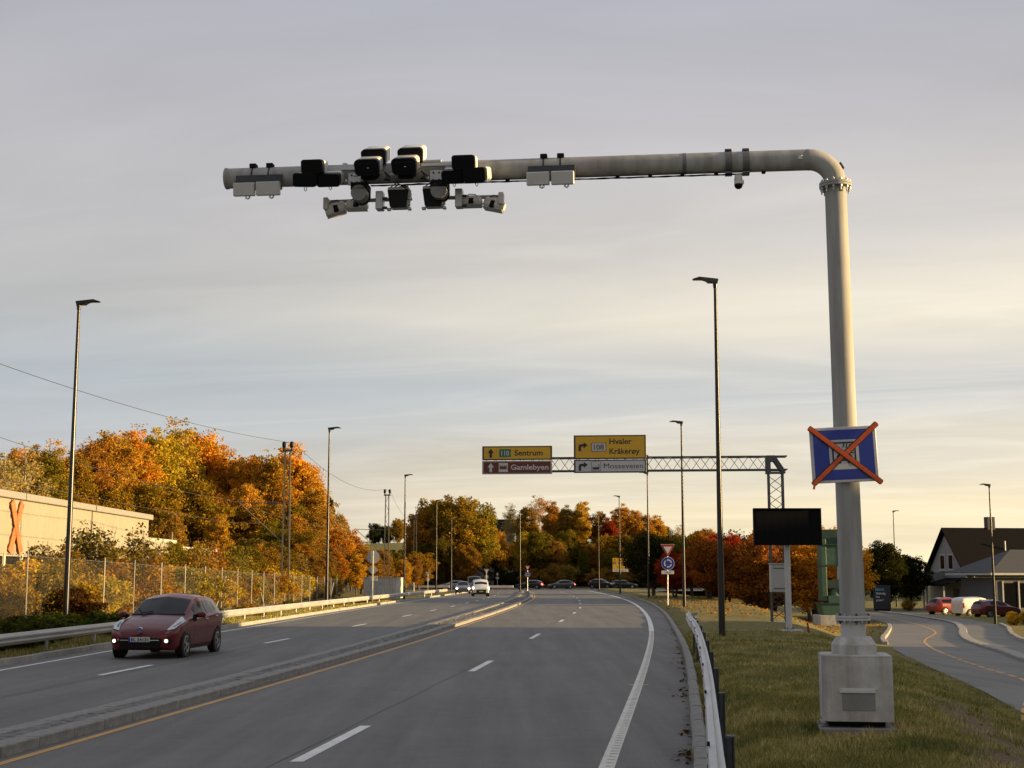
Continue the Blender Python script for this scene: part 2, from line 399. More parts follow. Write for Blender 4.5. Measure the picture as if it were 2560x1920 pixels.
def paint_mat(name, c, wear=.35, bars=False):
    m = bpy.data.materials.new(name); m.use_nodes = True; t = m.node_tree; b = t.nodes['Principled BSDF']; b.inputs['Roughness'].default_value = .6
    tcn = t.nodes.new('ShaderNodeTexCoord')
    n = t.nodes.new('ShaderNodeTexNoise'); n.inputs['Scale'].default_value = 22; n.inputs['Detail'].default_value = 8; n.inputs['Roughness'].default_value = .75
    t.links.new(tcn.outputs['Object'], n.inputs['Vector'])
    r = t.nodes.new('ShaderNodeValToRGB'); e = r.color_ramp.elements
    e[0].position = .5 - .2 * (1 - wear); e[0].color = (c[0], c[1], c[2], 1); e[1].position = .78; e[1].color = (.16, .155, .15, 1)
    if not bars: e[0].position = .5; e[1].position = 1.0 - wear * .25
    t.links.new(n.outputs['Fac'], r.inputs[0]); cs = r.outputs[0]
    n2_ = t.nodes.new('ShaderNodeTexNoise'); n2_.inputs['Scale'].default_value = 2.2; n2_.inputs['Detail'].default_value = 5
    t.links.new(tcn.outputs['Object'], n2_.inputs['Vector'])
    mx = t.nodes.new('ShaderNodeMix'); mx.data_type = 'RGBA'; mx.blend_type = 'MULTIPLY'; mx.inputs[0].default_value = .5
    t.links.new(cs, mx.inputs[6]); t.links.new(n2_.outputs['Fac'], mx.inputs[7]); 
    g = t.nodes.new('ShaderNodeMix'); g.data_type = 'RGBA'; g.blend_type = 'MULTIPLY'; g.inputs[0].default_value = 1
    t.links.new(mx.outputs[2], g.inputs[6]); g.inputs[7].default_value = (1.3, 1.3, 1.3, 1)
    t.links.new(g.outputs[2], b.inputs['Base Color']); return m
p_white = paint_mat('white_road_paint', (.74, .74, .72), .2)
p_old = paint_mat('worn_cream_paint', (.66, .64, .58), .3)
p_yel = paint_mat('yellow_road_paint', (.55, .29, .055), .25)

def grass_mat():
    m = bpy.data.materials.new('verge_grass'); m.use_nodes = True; t = m.node_tree; b = t.nodes['Principled BSDF']; b.inputs['Roughness'].default_value = .95
    b.inputs['Specular IOR Level'].default_value = .15
    tcn = t.nodes.new('ShaderNodeTexCoord')
    def nz(s, d, st=(1, 1, 1)):
        mp = t.nodes.new('ShaderNodeMapping'); mp.inputs['Scale'].default_value = st; t.links.new(tcn.outputs['Object'], mp.inputs[0])
        n = t.nodes.new('ShaderNodeTexNoise'); n.inputs['Scale'].default_value = s; n.inputs['Detail'].default_value = d; n.inputs['Roughness'].default_value = .65
        t.links.new(mp.outputs[0], n.inputs['Vector']); return n.outputs['Fac']
    def rp(f, st):
        r = t.nodes.new('ShaderNodeValToRGB'); e = r.color_ramp.elements
        while len(e) > 1: e.remove(e[-1])
        e[0].position = st[0][0]; e[0].color = (*st[0][1], 1)
        for p, c in st[1:]: q = e.new(p); q.color = (*c, 1)
        t.links.new(f, r.inputs[0]); return r.outputs[0]
    big = nz(.35, 5); fine = nz(38, 4); mid = nz(3.0, 6)
    c1 = rp(mid, [(.28, (.11, .12, .032)), (.5, (.19, .18, .052)), (.68, (.29, .235, .10))])
    c2 = rp(mid, [(.3, (.16, .14, .055)), (.55, (.26, .21, .095)), (.75, (.33, .27, .14))])
    f = rp(big, [(.42, (0, 0, 0)), (.62, (1, 1, 1))])
    mx = t.nodes.new('ShaderNodeMix'); mx.data_type = 'RGBA'; t.links.new(f, mx.inputs[0]); t.links.new(c1, mx.inputs[6]); t.links.new(c2, mx.inputs[7])
    m2 = t.nodes.new('ShaderNodeMix'); m2.data_type = 'RGBA'; m2.blend_type = 'MULTIPLY'; m2.inputs[0].default_value = .8
    t.links.new(mx.outputs[2], m2.inputs[6]); t.links.new(rp(fine, [(.3, (.45, .45, .45)), (.7, (1.3, 1.3, 1.3))]), m2.inputs[7])
    # trodden earth track beside the gantry foot
    sp = t.nodes.new('ShaderNodeSeparateXYZ'); t.links.new(tcn.outputs['Object'], sp.inputs[0])
    def mt(op, a, b_=None, c=None, cl=False):
        q = t.nodes.new('ShaderNodeMath'); q.operation = op; q.use_clamp = cl
        for i, w in enumerate((a, b_, c)):
            if w is None: continue
            if hasattr(w, 'is_output'): t.links.new(w, q.inputs[i])
            else: q.inputs[i].default_value = w
        return q.outputs[0]
    ax, ay, bx, by = 7.0, 22.5, 4.5, 12.0
    dx, dy = bx - ax, by - ay; L2 = dx * dx + dy * dy
    tt = mt('DIVIDE', mt('ADD', mt('MULTIPLY', mt('SUBTRACT', sp.outputs[0], ax), dx), mt('MULTIPLY', mt('SUBTRACT', sp.outputs[1], ay), dy)), L2, cl=True)
    ex = mt('SUBTRACT', sp.outputs[0], mt('MULTIPLY_ADD', tt, dx, ax)); ey = mt('SUBTRACT', sp.outputs[1], mt('MULTIPLY_ADD', tt, dy, ay))
    dist = mt('SQRT', mt('ADD', mt('MULTIPLY', ex, ex), mt('MULTIPLY', ey, ey)))
    msk = mt('MULTIPLY_ADD', mt('ADD', mt('SUBTRACT', .80, dist), mt('MULTIPLY_ADD', nz(2.6, 6), 2.2, -1.25)), 2.2, .2, cl=True)
    m3 = t.nodes.new('ShaderNodeMix'); m3.data_type = 'RGBA'; t.links.new(msk, m3.inputs[0]); t.links.new(m2.outputs[2], m3.inputs[6])
    t.links.new(rp(nz(16, 6), [(.3, (.11, .075, .042)), (.55, (.22, .155, .095)), (.72, (.36, .28, .18))]), m3.inputs[7])
    t.links.new(m3.outputs[2], b.inputs['Base Color'])
    bn = t.nodes.new('ShaderNodeBump'); bn.inputs['Strength'].default_value = .9; bn.inputs['Distance'].default_value = .05
    t.links.new(fine, bn.inputs['Height']); t.links.new(bn.outputs[0], b.inputs['Normal']); return m
grassm = grass_mat()

ys = [-60, -30, -12] + [float(q) for q in np.arange(-2, 40, 1.0)] + [float(q) for q in np.arange(40, 100, 2.0)] + [float(q) for q in np.arange(100, 204, 4.0)] + [205, 208, 212, 220, 230, 238, 244, 252, 262, 275, 290, 305, 330, 380, 460, 600, 900, 1500, 3000]
rows = []
for y in ys:
    yy = min(max(y, -30), 200); lk, kr = LK(yy), KR(yy)
    sp_ = 1.0 if y < 205 else 1.0
    xs = [-3000, -900, -400, -220, -150, -110, -85, -70, -62, -56, -50, -45, -40, -36, -32, -27, -22, lk - 7.5, lk - 5, lk - 3.4, lk - 2.2, lk - 1.5, lk - 1, lk - .5, lk - .25, lk - .12, lk + .05, (lk + kr) / 2, kr - .05,
          kr + .05, kr + .2, kr + .4, kr + .65, kr + .9, kr + 1.3, kr + 1.8, kr + 2.3, kr + 2.8, kr + 3.3, kr + 3.8, kr + 4.4, kr + 5, kr + 5.8, kr + 6.6, kr + 7.6, kr + 9, kr + 10.5, kr + 12.5, kr + 15, kr + 18, kr + 22, kr + 27, kr + 33, kr + 40, kr + 52, 80, 110, 160, 260, 500, 1200, 3000]
    rows.append([(x, y, T(x, y)) for x in xs])
g = MB().grid(rows).obj('ground', grassm, smooth=60, fix=False); tag(g, kind='structure')

def strip(fl, fr, y0, y1, z, step=1.0, zf=None, name='road', m=None, parent=None, n=1):
    q = []; k = max(2, int(math.ceil((y1 - y0) / step)) + 1)
    for y in np.linspace(y0, y1, k):
        y = float(y); a, b = fl(y), fr(y)
        q.append([(a + (b - a) * i / n, y, (zf(y) if zf else 0) + z) for i in range(n + 1)])
    o = MB().grid(q).obj(name, m, parent, fix=False); return o
road = strip(lambda y: LK(y) if y < 186 else LK(186) - 25 * sstep(186, 200, y), lambda y: KR(y) if y < 190 else KR(190) + 22 * sstep(190, 204, y), -30, 236, 0.0, 1.0, name='road', m=asph, n=4)
tag(road, kind='structure')
# painted lines (sheets 4 mm proud of the asphalt)
strip(lambda y: WR(y) - .085, lambda y: WR(y) + .085, -10, 52.5, .004, 1.0, name='edge_line', m=p_old, parent=road)
strip(lambda y: WR(y) - .095, lambda y: WR(y) + .095, 52.5, 196, .004, 1.0, name='edge_line', m=p_white, parent=road)
strip(lambda y: WL(y) - .06, lambda y: WL(y) + .06, -10, 185, .004, 1.0, name='edge_line', m=p_white, parent=road)
strip(lambda y: YR(y) - .06, lambda y: YR(y) + .06, -10, 180, .004, 1.0, name='yellow_line', m=p_yel, parent=road)
strip(lambda y: ML(y) - .26, lambda y: ML(y) - .14, 60, 180, .004, 1.0, name='yellow_line', m=p_yel, parent=road)
q = []
for k in range(25):     # rounded end of the yellow line round the island nose
    t = math.pi * k / 24; cx = (ML(YEND) + MR(YEND)) / 2; rr_ = (MR(YEND) - ML(YEND)) / 2 + .2
    q.append([(cx + (rr_ - .06) * math.cos(t), 180 + 6 * sstep(0, .3, min(t, math.pi - t)) + (rr_ - .06) * math.sin(t), .004), (cx + (rr_ + .06) * math.cos(t), 180 + 6 * sstep(0, .3, min(t, math.pi - t)) + (rr_ + .06) * math.sin(t), .004)])
MB().grid(q).obj('yellow_line', p_yel, road, fix=False)
def dash(cv_, y, L, w=.075, m=p_white):
    a = [(cv_(y + d) + sgn * w, y + d, .004) for d in (-L / 2, 0, L / 2) for sgn in (-1, 1)]
    MB().add(a, [(0, 1, 3, 2), (2, 3, 5, 4)]).obj('lane_dash', m, road, fix=False)
for y, L in [(3.0, 3.6), (17.5, 3.7), (32.2, 3.8), (48, 4.0), (64.5, 3.0), (78.4, 2.6), (91, 2.6), (106, 2.6), (119, 2.6), (131, 2.6), (142, 2.6), (152, 2.6), (162, 2.6), (172, 2.6), (182, 2.6)]: dash(DR, y, L)
for y, L in [(17, 3.2), (30.8, 3.3), (44.5, 3.2), (58.8, 3.2), (73, 3.4), (84.5, 3.0), (96, 3.0), (107.5, 3.0), (118, 3.0), (127, 3.0), (135, 3.0), (150, 3), (162, 3)]: dash(DL, y, L)
tar = mat('tar_seam', (.045, .043, .042), .6, 0, .3, 9)
strip(lambda y: DR(y) - .20 + .012 * math.sin(y * 1.1), lambda y: DR(y) - .175 + .012 * math.sin(y * 1.1 + .4), 8, 150, .0035, .5, name='tar_seam', m=tar, parent=road)
strip(lambda y: DL(y) + .20 + .012 * math.sin(y * 1.3), lambda y: DL(y) + .222 + .012 * math.sin(y * 1.3 + .5), 14, 120, .0035, .5, name='tar_seam', m=tar, parent=road)
# rib pattern pressed into the worn edge line
ribs = MB()
for k in range(170):
    y = 8 + k * .26; x = WR(y); a = WR.ang(y)
    ribs.box((x + .022, y, .0062), (.085, .035, .0025), rot=Matrix.Rotation(-a, 3, 'Z'))
tag(ribs.obj('line_rib', mat('line_rib', (.40, .38, .335), .8, 0, .4, 14, dirt=.6), road), kind='stuff')
# wide worn patches near the island, sealed joint across the shoulder
for (x0, y0, w, d) in [(2.35, 26.5, .36, .05), (2.0, 13.6, .06, .05)]:
    MB().box((x0, y0, .006), (w, d, .004)).obj('road_marker', p_white, road)
for (x, y, w) in [(3.6, 185, 1.6), (8.7, 171, 1.9), (8.9, 150, 2.0), (3.9, 160, 1.2)]:
    MB().box((x, y, .006), (w, .35, .004)).obj('arrow_marking', p_white, road)

# ---- central island: kerb stones, setts between them
med = strip(lambda y: ML(y) + .1, lambda y: MR(y) - .1, -20, YEND - .8, .062, 1.0, name='median_island', m=mat('island_mortar', (.10, .097, .09), .9, 0, .3, 12, .4, 60))
tag(med, kind='structure')
stone = MB().box((0, 0, 0), (.30, .993, .28), .010).mesh('kerb_stone', granite, smooth=None)
stone2 = MB().box((0, 0, 0), (.22, .985, .28), .02).mesh('kerb_stone', granite_l)
stone3 = MB().box((0, 0, 0), (.17, .985, .28), .025).mesh('kerb_stone', granite)
def kerb_run(me, f, y0, y1, z, side, parent, step0=1.0, tilt=0.0, grow=0.0):
    y = y0; n = 0
    while y < y1:
        L = step0 * (1 + grow * max(0, y - 20)); a = math.atan2(f(y + L) - f(y), L)
        x = (f(y) + f(y + L)) / 2; ln = L / math.cos(a)
        zz_ = (z(y) if callable(z) else z) + rng.uniform(-.008, .008)
        rot = (Matrix.Rotation(-a + rng.uniform(-.008, .008), 3, 'Z') @ Matrix.Rotation(tilt, 3, 'Y'))
        inst('kerb_stone', me, parent, (x + side + rng.uniform(-.008, .008), y + L / 2, zz_), scale=(1, ln, 1), rot=rot); y += L; n += 1
    return n
kerb_run(stone, MR, -3, YEND - 1, -.022, -.15, med, 1.0, 0, .012)
kerb_run(stone, ML, -3, YEND - 1, -.03, .15, med, 1.0, 0, .012)
cx = (ML(YEND - 1) + MR(YEND - 1)) / 2; rr_ = (MR(YEND - 1) - ML(YEND - 1)) / 2 - .1
nose = MB().prism([(cx + rr_ * 1.12 * math.cos(t), YEND - 1 + rr_ * 1.12 * math.sin(t)) for t in np.linspace(0, math.pi, 13)], -.05, .11, lambda u, v, d: (u, v, d)).obj('nose_kerb', granite, med)
sett = MB().box((0, 0, 0), (.095, .135, .09), .012).mesh('sett', mat('sett_stone', (.17, .163, .155), .8, 0, .4, 14, .4, 60))
pool = []; cnt = 0; far = MB(); y = 10.0
while y < 75:
    w = MR(y) - ML(y) - .62; nr = max(2, int(w / .108)); pitch = w / nr
    for k in range(nr):
        x = ML(y) + .31 + pitch * (k + .5); yy = y + (.07 if k % 2 else 0) + rng.uniform(-.012, .012)
        z = .068 + rng.uniform(-.010, .008); a = YR.ang(y)
        if y > 13.4 and cnt < 298:
            inst('sett', sett, med, (x, yy, z - .005), scale=(pitch / .105, 1, 1), rot=Matrix.Rotation(-a + rng.uniform(-.15, .15), 3, 'Z') @ Matrix.Rotation(rng.uniform(-.08, .08), 3, 'X')); cnt += 1
        else: far.box((x, yy, z - .005), (pitch * .9, .128, .09), .012, Matrix.Rotation(-a + rng.uniform(-.15, .15), 3, 'Z') @ Matrix.Rotation(rng.uniform(-.1, .1), 3, 'X'))
    y += .145 if y < 45 else .29
tag(far.obj('setts', sett.materials[0], med), kind='stuff')
# ---- outer kerbs
kl = strip(lambda y: LK(y) - .22, lambda y: LK(y) - .02, -10, 186, -.01, 2, name='left_kerb', m=granite_l); tag(kl, kind='structure')
kerb_run(stone2, LK, -3, 185, .0, -.11, kl, 1.6, -.10, .012)
kr_ = strip(lambda y: KR(y) + .02, lambda y: KR(y) + .17, -10, 190, -.01, 2, name='right_kerb', m=granite); tag(kr_, kind='structure')
kerb_run(stone3, KR, -3, 189, -.015, .085, kr_, 1.0, 0, .012)

# ---- side road on the right
SYl = Curve([(24, 8.6), (32.8, 11.77), (36.6, 12.42), (42.7, 13.51), (54.4, 16.0), (60, 17.41), (78, 23.24), (88.6, 25.9), (116.5, 31.6), (130, 33.8), (150, 36)])
SLe = Curve([(-10, -1.5 + 7), (10, 6.2), (23.4, 8.38), (29.1, 9.57), (39.8, 11.56), (49.8, 13.52), (61.1, 16.04), (71.5, 18.95), (89.9, 24.0), (100.6, 26.6), (116, 29.4), (150, 33.5)])
SSl = Curve([(-10, 5 + 3.5), (10, 9.4), (25, 11.6), (41.6, 14.96), (48.3, 16.6), (57, 18.5), (63.4, 20.1), (69.6, 21.9), (84, 26.4), (104, 32), (126, 35.6), (143, 37), (152, 37.3)])
SRt = Curve([(-10, 11), (10, 12.8), (25, 15), (41, 18), (59.4, 21.4), (71.4, 25.0), (86.6, 30.1), (95.3, 32.7), (114.6, 37.0), (128, 38.9), (142, 39.7), (152, 39.8)])
side = strip(SLe, SRt, -10, 146, .02, 1.0, zf=lambda y: zr(y), name='side_road', m=asph2, n=6); tag(side, kind='structure')
strip(lambda y: SYl(y) - .06, lambda y: SYl(y) + .06, 48, 140, .025, 1.0, zf=zr, name='yellow_line', m=p_yel, parent=side)
y = 10.0
while y < 48:
    MB().add([(SYl(y + d) + s_ * .06, y + d, zr(y + d) + .025) for d in (0, .5, 1.0) for s_ in (-1, 1)], [(0, 1, 3, 2), (2, 3, 5, 4)]).obj('yellow_dash', p_yel, side, fix=False); y += 1.5
kk = strip(lambda y: SSl(y), lambda y: SSl(y) + .45, -5, 145, .055, 1.0, zf=zr, name='pavement_edge', m=granite_l); tag(kk, kind='structure')
kerb_run(MB().box((0, 0, 0), (.42, .985, .16), .02).mesh('kerb_stone', granite_l), lambda y: SSl(y) + .22, 18, 143, lambda y: zr(y + .7) + .04, 0, kk, 1.4, 0, .012)
ok = strip(lambda y: SRt(y) - .02, lambda y: SRt(y) + .2, 20, 96, .01, 1.0, zf=zr, name='outer_kerb', m=granite_l); tag(ok, kind='structure')
kerb_run(stone2, lambda y: SRt(y) + .1, 22, 95, lambda y: zr(y + .7) + .03, 0, ok, 1.4, 0, .01)
bk = strip(lambda y: SLe(y) - .2, lambda y: SLe(y), 56, 94, .01, 1.0, zf=zr, name='bulb_kerb', m=granite_l); tag(bk, kind='structure')
kerb_run(stone2, lambda y: SLe(y) - .1, 57, 93, lambda y: zr(y + .7) + .02, 0, bk, 1.2, 0, .01)
# parking apron by the grey house
ap = MB().grid([[(x, y, -1.6 + .035) for x in (38.5, 45, 60, 80)] for y in (117, 128, 138, 147.5)]).obj('parking_yard', asph2, fix=False); tag(ap, kind='structure')

# ---- guard rails: each beam length and each post a part
WP = [(0, 0), (.022, .02), (.03, .055), (.075, .075), (.083, .105), (.075, .132), (.028, .15), (.022, .165), (.028, .18), (.075, .198), (.083, .225), (.075, .255), (.03, .275), (.022, .31), (0, .33)]
def beam_mesh(f, y0, y1, zt, side, hgt, parent, m, zfun=None, n=4):
    mb = MB(); rows_ = []
    for y in np.linspace(y0, y1, n + 1):
        y = float(y); a = math.atan2(f(y + .5) - f(y - .5), 1.0); zb = (zfun(y) if zfun else 0) + zt - hgt
        outer = [(f(y) + side * d * math.cos(a), y - side * d * math.sin(a), zb + h * hgt / .33) for d, h in WP]
        inner = [(f(y) + side * (d - .006) * math.cos(a), y - side * (d - .006) * math.sin(a), zb + h * hgt / .33) for d, h in WP[::-1]]
        rows_.append(outer + inner)
    mb.grid(rows_, closed=True); return mb.obj('rail_beam', m, parent, world=True, smooth=50)
rail = thing('guardrail', 'weathered steel guardrail on the far left verge, running behind the red car', 'guardrail', (LK(35) - .6, 35, 0))
fL = lambda y: LK(y) - .62
y = 12.0
while y < 150:
    L = 4.0 if y < 60 else 8.0
    beam_mesh(fL, y, y + L + .12, .64 + .0015 * ((int(y) // 4) % 2), 1, .29, rail, rail_m, n=3); y += L
pm = MB().box((0, 0, 0), (.06, .11, .75), .008).mesh('post', galv)
y = 13.0
while y < 150:
    inst('post', pm, rail, (fL(y) - .05, y, .22), rz=-WL.ang(y)); y += 4.0 if y < 90 else 6.0
railr = thing('guardrail', 'short pale steel guardrail at the right kerb, ending before the near lamp post', 'guardrail', (KR(25) + .35, 25, .25))
RRc = Curve([(-8, -.95), (0, .22), (7.2, 1.07), (9.7, 1.40), (14.4, 2.02), (21.8, 2.95), (30, 3.92), (39.2, 4.9), (44, 5.45)])
zR = lambda y: .23
y = 1.0
while y < 38:
    beam_mesh(RRc, y, y + 4.12, .78 + .0015 * ((int(y) // 4) % 2), -1, .31, railr, rail_r, zR, 4); y += 4.0
mb = MB()       # turned-down end piece
rows_ = []
for k in range(7):
    t = k / 6; yy = 37.1 + 2.6 * t; z0 = zR(yy) + .47 - .32 * t * t * 0; xx = RRc(yy) + .25 * t * t
    rows_.append([(xx - d * (1 - .4 * t), yy, z0 + h * (.31 / .33)) for d, h in WP] + [(xx - d * (1 - .4 * t) + .006, yy, z0 + h * (.31 / .33)) for d, h in WP[::-1]])
mb.grid(rows_, closed=True).obj('end_piece', rail_r, railr, world=True, smooth=50)
pmr = MB().box((0, 0, 0), (.05, .11, .95), .01).box((.028, 0, 0), (.012, .11, .95), .003).mesh('post', post_d)
bolt = MB().cyl((0, 0, 0), (-.02, 0, 0), .016, n=6).mesh('bolt', blackm)
for y in [2.6, 6.0, 9.35, 12.75, 16.1, 19.6, 23.0, 26.4, 29.8, 33.2, 36.6]:
    inst('post', pmr, railr, (RRc(y) + .06, y, .50), rz=-RRc.ang(y))
    a = RRc.ang(y); sp_ = MB().box((RRc(y) - .005, y, zR(y) + .62), (.07, .02, .012)).obj('bracket', blackm, railr, world=True)
splice = MB()
for y in [5.0, 9.0, 13.0, 17.0, 21.0, 25.0, 29.0, 33.0]:
    for h in (.05, .12, .19, .26):
        inst('bolt', bolt, railr, (RRc(y) - .066, y, zR(y) + .47 + h), rz=-RRc.ang(y))

# ---- wire fence along the railway
fen = thing('wire_fence', 'tall wire mesh fence on thin pale posts behind the left guardrail', 'fence', (-15.3, 60, 0))
fx = lambda y: -15.3 - .6 * sstep(60, 130, y)
zf_ = lambda y: .55 - .011 * (y - 44)
mesh_m = bpy.data.materials.new('wire_mesh'); mesh_m.use_nodes = True; t = mesh_m.node_tree; b = t.nodes['Principled BSDF']
b.inputs['Base Color'].default_value = (.15, .145, .125, 1); b.inputs['Roughness'].default_value = .6; b.inputs['Metallic'].default_value = .2
tcn = t.nodes.new('ShaderNodeTexCoord'); sp = t.nodes.new('ShaderNodeSeparateXYZ'); t.links.new(tcn.outputs['Object'], sp.inputs[0])
def _m(op, a, b_=None):
    q_ = t.nodes.new('ShaderNodeMath'); q_.operation = op
    for i, w in enumerate((a, b_)):
        if w is None: continue
        if hasattr(w, 'is_output'): t.links.new(w, q_.inputs[i])
        else: q_.inputs[i].default_value = w
    return q_.outputs[0]
def wires(e): return _m('LESS_THAN', _m('FRACT', _m('MULTIPLY', e, 14.0)), .055)
wa = _m('MAXIMUM', wires(_m('ADD', sp.outputs[1], sp.outputs[2])), wires(_m('SUBTRACT', sp.outputs[1], sp.outputs[2])))
tr = t.nodes.new('ShaderNodeBsdfTransparent'); mxs = t.nodes.new('ShaderNodeMixShader')
t.links.new(wa, mxs.inputs[0]); t.links.new(tr.outputs[0], mxs.inputs[1]); t.links.new(b.outputs[0], mxs.inputs[2])
t.links.new(mxs.outputs[0], t.nodes['Material Output'].inputs[0])
fpost = MB().cyl((0, 0, -.3), (0, 0, 2.25), .024, n=8).mesh('post', mat('pale_post', (.40, .38, .34), .5, .3, .1, 5))
y = 36.0; k = 0
while y < 136:
    inst('post', fpost, fen, (fx(y), y, zf_(y)), rot=Matrix.Rotation(rng.uniform(-.015, .015), 3, 'X')); y2 = y + (4.4 + rng.uniform(-.25, .25))
    if y2 < 137:
        MB().add([(fx(y) - .04, y, zf_(y)), (fx(y2) - .04, y2, zf_(y2)), (fx(y2) - .04, y2, zf_(y2) + 2.1), (fx(y) - .04, y, zf_(y) + 2.1)], [(0, 1, 2, 3)]).obj('mesh_panel', mesh_m, fen, world=True, fix=False)
        MB().cyl((fx(y) - .03, y, zf_(y) + 2.1), (fx(y2) - .03, y2, zf_(y2) + 2.1), .006, n=6).obj('top_wire', galv, fen, world=True)
    y = y2; k += 1
for y, s_ in ((76, 1), (86, -1), (126, 1)):
    MB().cyl((fx(y), y, zf_(y) + 1.8), (fx(y), y - 2.6 * s_, zf_(y) + .05), .03, n=8).obj('brace', fpost.materials[0], fen, world=True)
# ================================================================== TEXT
FONT = None
def text_mesh(s, size, bold=.0, align='LEFT'):
    cu = bpy.data.curves.new('lettering', 'FONT'); cu.body = s; cu.size = size; cu.align_x = align; cu.offset = bold; cu.resolution_u = 3
    o = bpy.data.objects.new('lettering', cu); col.objects.link(o)
    dg = bpy.context.evaluated_depsgraph_get(); dg.update()
    me = bpy.data.meshes.new_from_object(o.evaluated_get(dg)); bpy.data.objects.remove(o); bpy.data.curves.remove(cu); return me
def put_text(s, size, m, parent, M, width=None, bold=0.0, name='lettering', align='LEFT'):
    me = text_mesh(s, size, bold, align)
    v = np.empty(len(me.vertices) * 3); me.vertices.foreach_get('co', v); v = v.reshape(-1, 3)
    if width:
        w = v[:, 0].max() - v[:, 0].min(); v[:, 0] = v[:, 0].min() + (v[:, 0] - v[:, 0].min()) * width / w
    v[:, 0] -= v[:, 0].min() if align == 'LEFT' else 0
    v = [M @ Vector(p) for p in v]
    me.vertices.foreach_set('co', np.array(v, dtype=np.float32).ravel()); me.materials.clear(); me.materials.append(m); me.update()
    o = bpy.data.objects.new(name, me); link(o, parent); KIDS.setdefault(parent.name, []).append(o); return o
# a local frame for upright panels: x right, z up, facing -y
def face(x, z, y): return Matrix.Translation((x, y, z)) @ Matrix.Rotation(R(90), 4, 'X')

sg_yel = mat('sign_yellow', (.62, .36, .015), .45, 0, .05, 3)
sg_blk = mat('sign_black', (.012, .010, .014), .5, 0, .1, 3)
sg_wht = mat('sign_white', (.50, .50, .52), .45, 0, .05, 3)
sg_brn = mat('sign_brown', (.115, .018, .010), .45, 0, .06, 3)
sg_grn = mat('sign_green', (.004, .13, .085), .45, 0, .06, 3)
sg_blu = mat('sign_blue', (.004, .030, .30), .42, 0, .06, 3)
sg_red = mat('sign_red', (.28, .012, .015), .45, 0, .06, 3)
tape = mat('orange_tape', (.55, .075, .006), .4, 0, .12, 9)
sg_back = mat('sign_back_aluminium', (.36, .36, .35), .5, .3, .08, 4)

# ================================================================== TOLL GANTRY
GX, GY = 3.90, 16.40
gan = thing('toll_gantry', 'grey steel toll gantry arm reaching over the road on a concrete block', 'toll gantry', (GX, GY, .22))
# the plinth stands turned a little towards the road
def _turn(self, ang=R(-9), c=(GX + .04, GY)):
    ca, sa = math.cos(ang), math.sin(ang)
    self.v = [(c[0] + (x - c[0]) * ca - (y - c[1]) * sa, c[1] + (x - c[0]) * sa + (y - c[1]) * ca, z) for x, y, z in self.v]; return self
MB.turn = _turn
# footing slab and hollow concrete plinth
mb = MB().box((GX + .03, GY + .02, .20), (.84, .86, .24), .015); mb.turn().obj('footing_slab', conc_d, gan, world=True)
mb = MB().box((GX + .03, GY + .06, .34), (.62, .62, .10)).turn().obj('dark_gap', blackm, gan, world=True)
ch = .055
poly = [(-.385 + ch, -.385), (.385, -.385), (.385, .385), (-.385 + ch, .385), (-.385, .385 - ch), (-.385, -.385 + ch)]
mb = MB().prism(poly, .39, 1.10, lambda u, v, d: (GX + .04 + u, GY + v, d))
blk = mb.turn().obj('plinth', concr, gan, world=True)
MB().prism([(q[0] * 1.0, q[1] * 1.0) for q in poly], 1.103, 1.118, lambda u, v, d: (GX + .04 + u * (.985 if d > 1.11 else 1), GY + v * (.985 if d > 1.11 else 1), d)).turn().obj('plinth_top', concr, gan, world=True)
MB().box((GX + .035, GY - .394, .728), (.40, .03, .05), .006).turn().obj('hatch_hood', whitep, blk, world=True)
MB().box((GX + .045, GY - .388, .605), (.36, .012, .19), .003).turn().obj('hatch', mat('hatch_concrete', (.245, .24, .232), .85, 0, .12, 6, .2, 60), blk, world=True)
for sx_ in (-.18, .20): MB().cyl((GX + .035 + sx_, GY - .412, .745), (GX + .035 + sx_, GY - .402, .745), .008, n=8).turn().obj('screw', galv, blk, world=True)
MB().box((GX - .355, GY - .30, .385), (.05, .20, .022)).turn().obj('metal_strip', galv, blk, world=True)
# octagonal pedestal, neck and flanges
def octa(r, z, n=8): return [(GX + .04 + r * math.cos(R(22.5 + 360 / n * k)), GY + r * math.sin(R(22.5 + 360 / n * k)), z) for k in range(n)]
mb = MB().grid([octa(.268, 1.118), octa(.268, 1.225), octa(.205, 1.315)], closed=True); mb.f.append(tuple(range(16, 24)))
mb.turn().obj('pedestal', concr, gan, world=True)
MB().box((GX + .05, GY - .252, 1.17), (.014, .02, .10)).turn().obj('rib', galv, gan, world=True)
MB().cyl((GX + .04, GY, 1.30), (GX + .04, GY, 1.50), .140, n=32).obj('neck', greyl, gan, world=True, smooth=40)
fl = MB().cyl((GX + .04, GY, 1.497), (GX + .04, GY, 1.522), .20, n=36).cyl((GX + .04, GY, 1.527), (GX + .04, GY, 1.552), .20, n=36).obj('lower_flange', greyl, gan, world=True, smooth=40)
for k in range(16):
    t = 2 * math.pi * k / 16; c = (GX + .04 + .175 * math.cos(t), GY + .175 * math.sin(t))
    MB().cyl((*c, 1.455), (*c, 1.578), .009, n=8).cyl((*c, 1.474), (*c, 1.497), .017, n=6).cyl((*c, 1.552), (*c, 1.567), .017, n=6).obj('bolt', galv if k % 3 else post_d, fl, world=True)
MB().cyl((GX + .04, GY, 1.55), (GX, GY, 6.665), .144, .128, n=40).obj('pole', greyp, gan, world=True, smooth=40)
fu = MB().cyl((GX, GY, 6.642), (GX, GY, 6.668), .192, n=36).cyl((GX, GY, 6.673), (GX, GY, 6.70), .192, n=36).obj('upper_flange', greyp, gan, world=True, smooth=40)
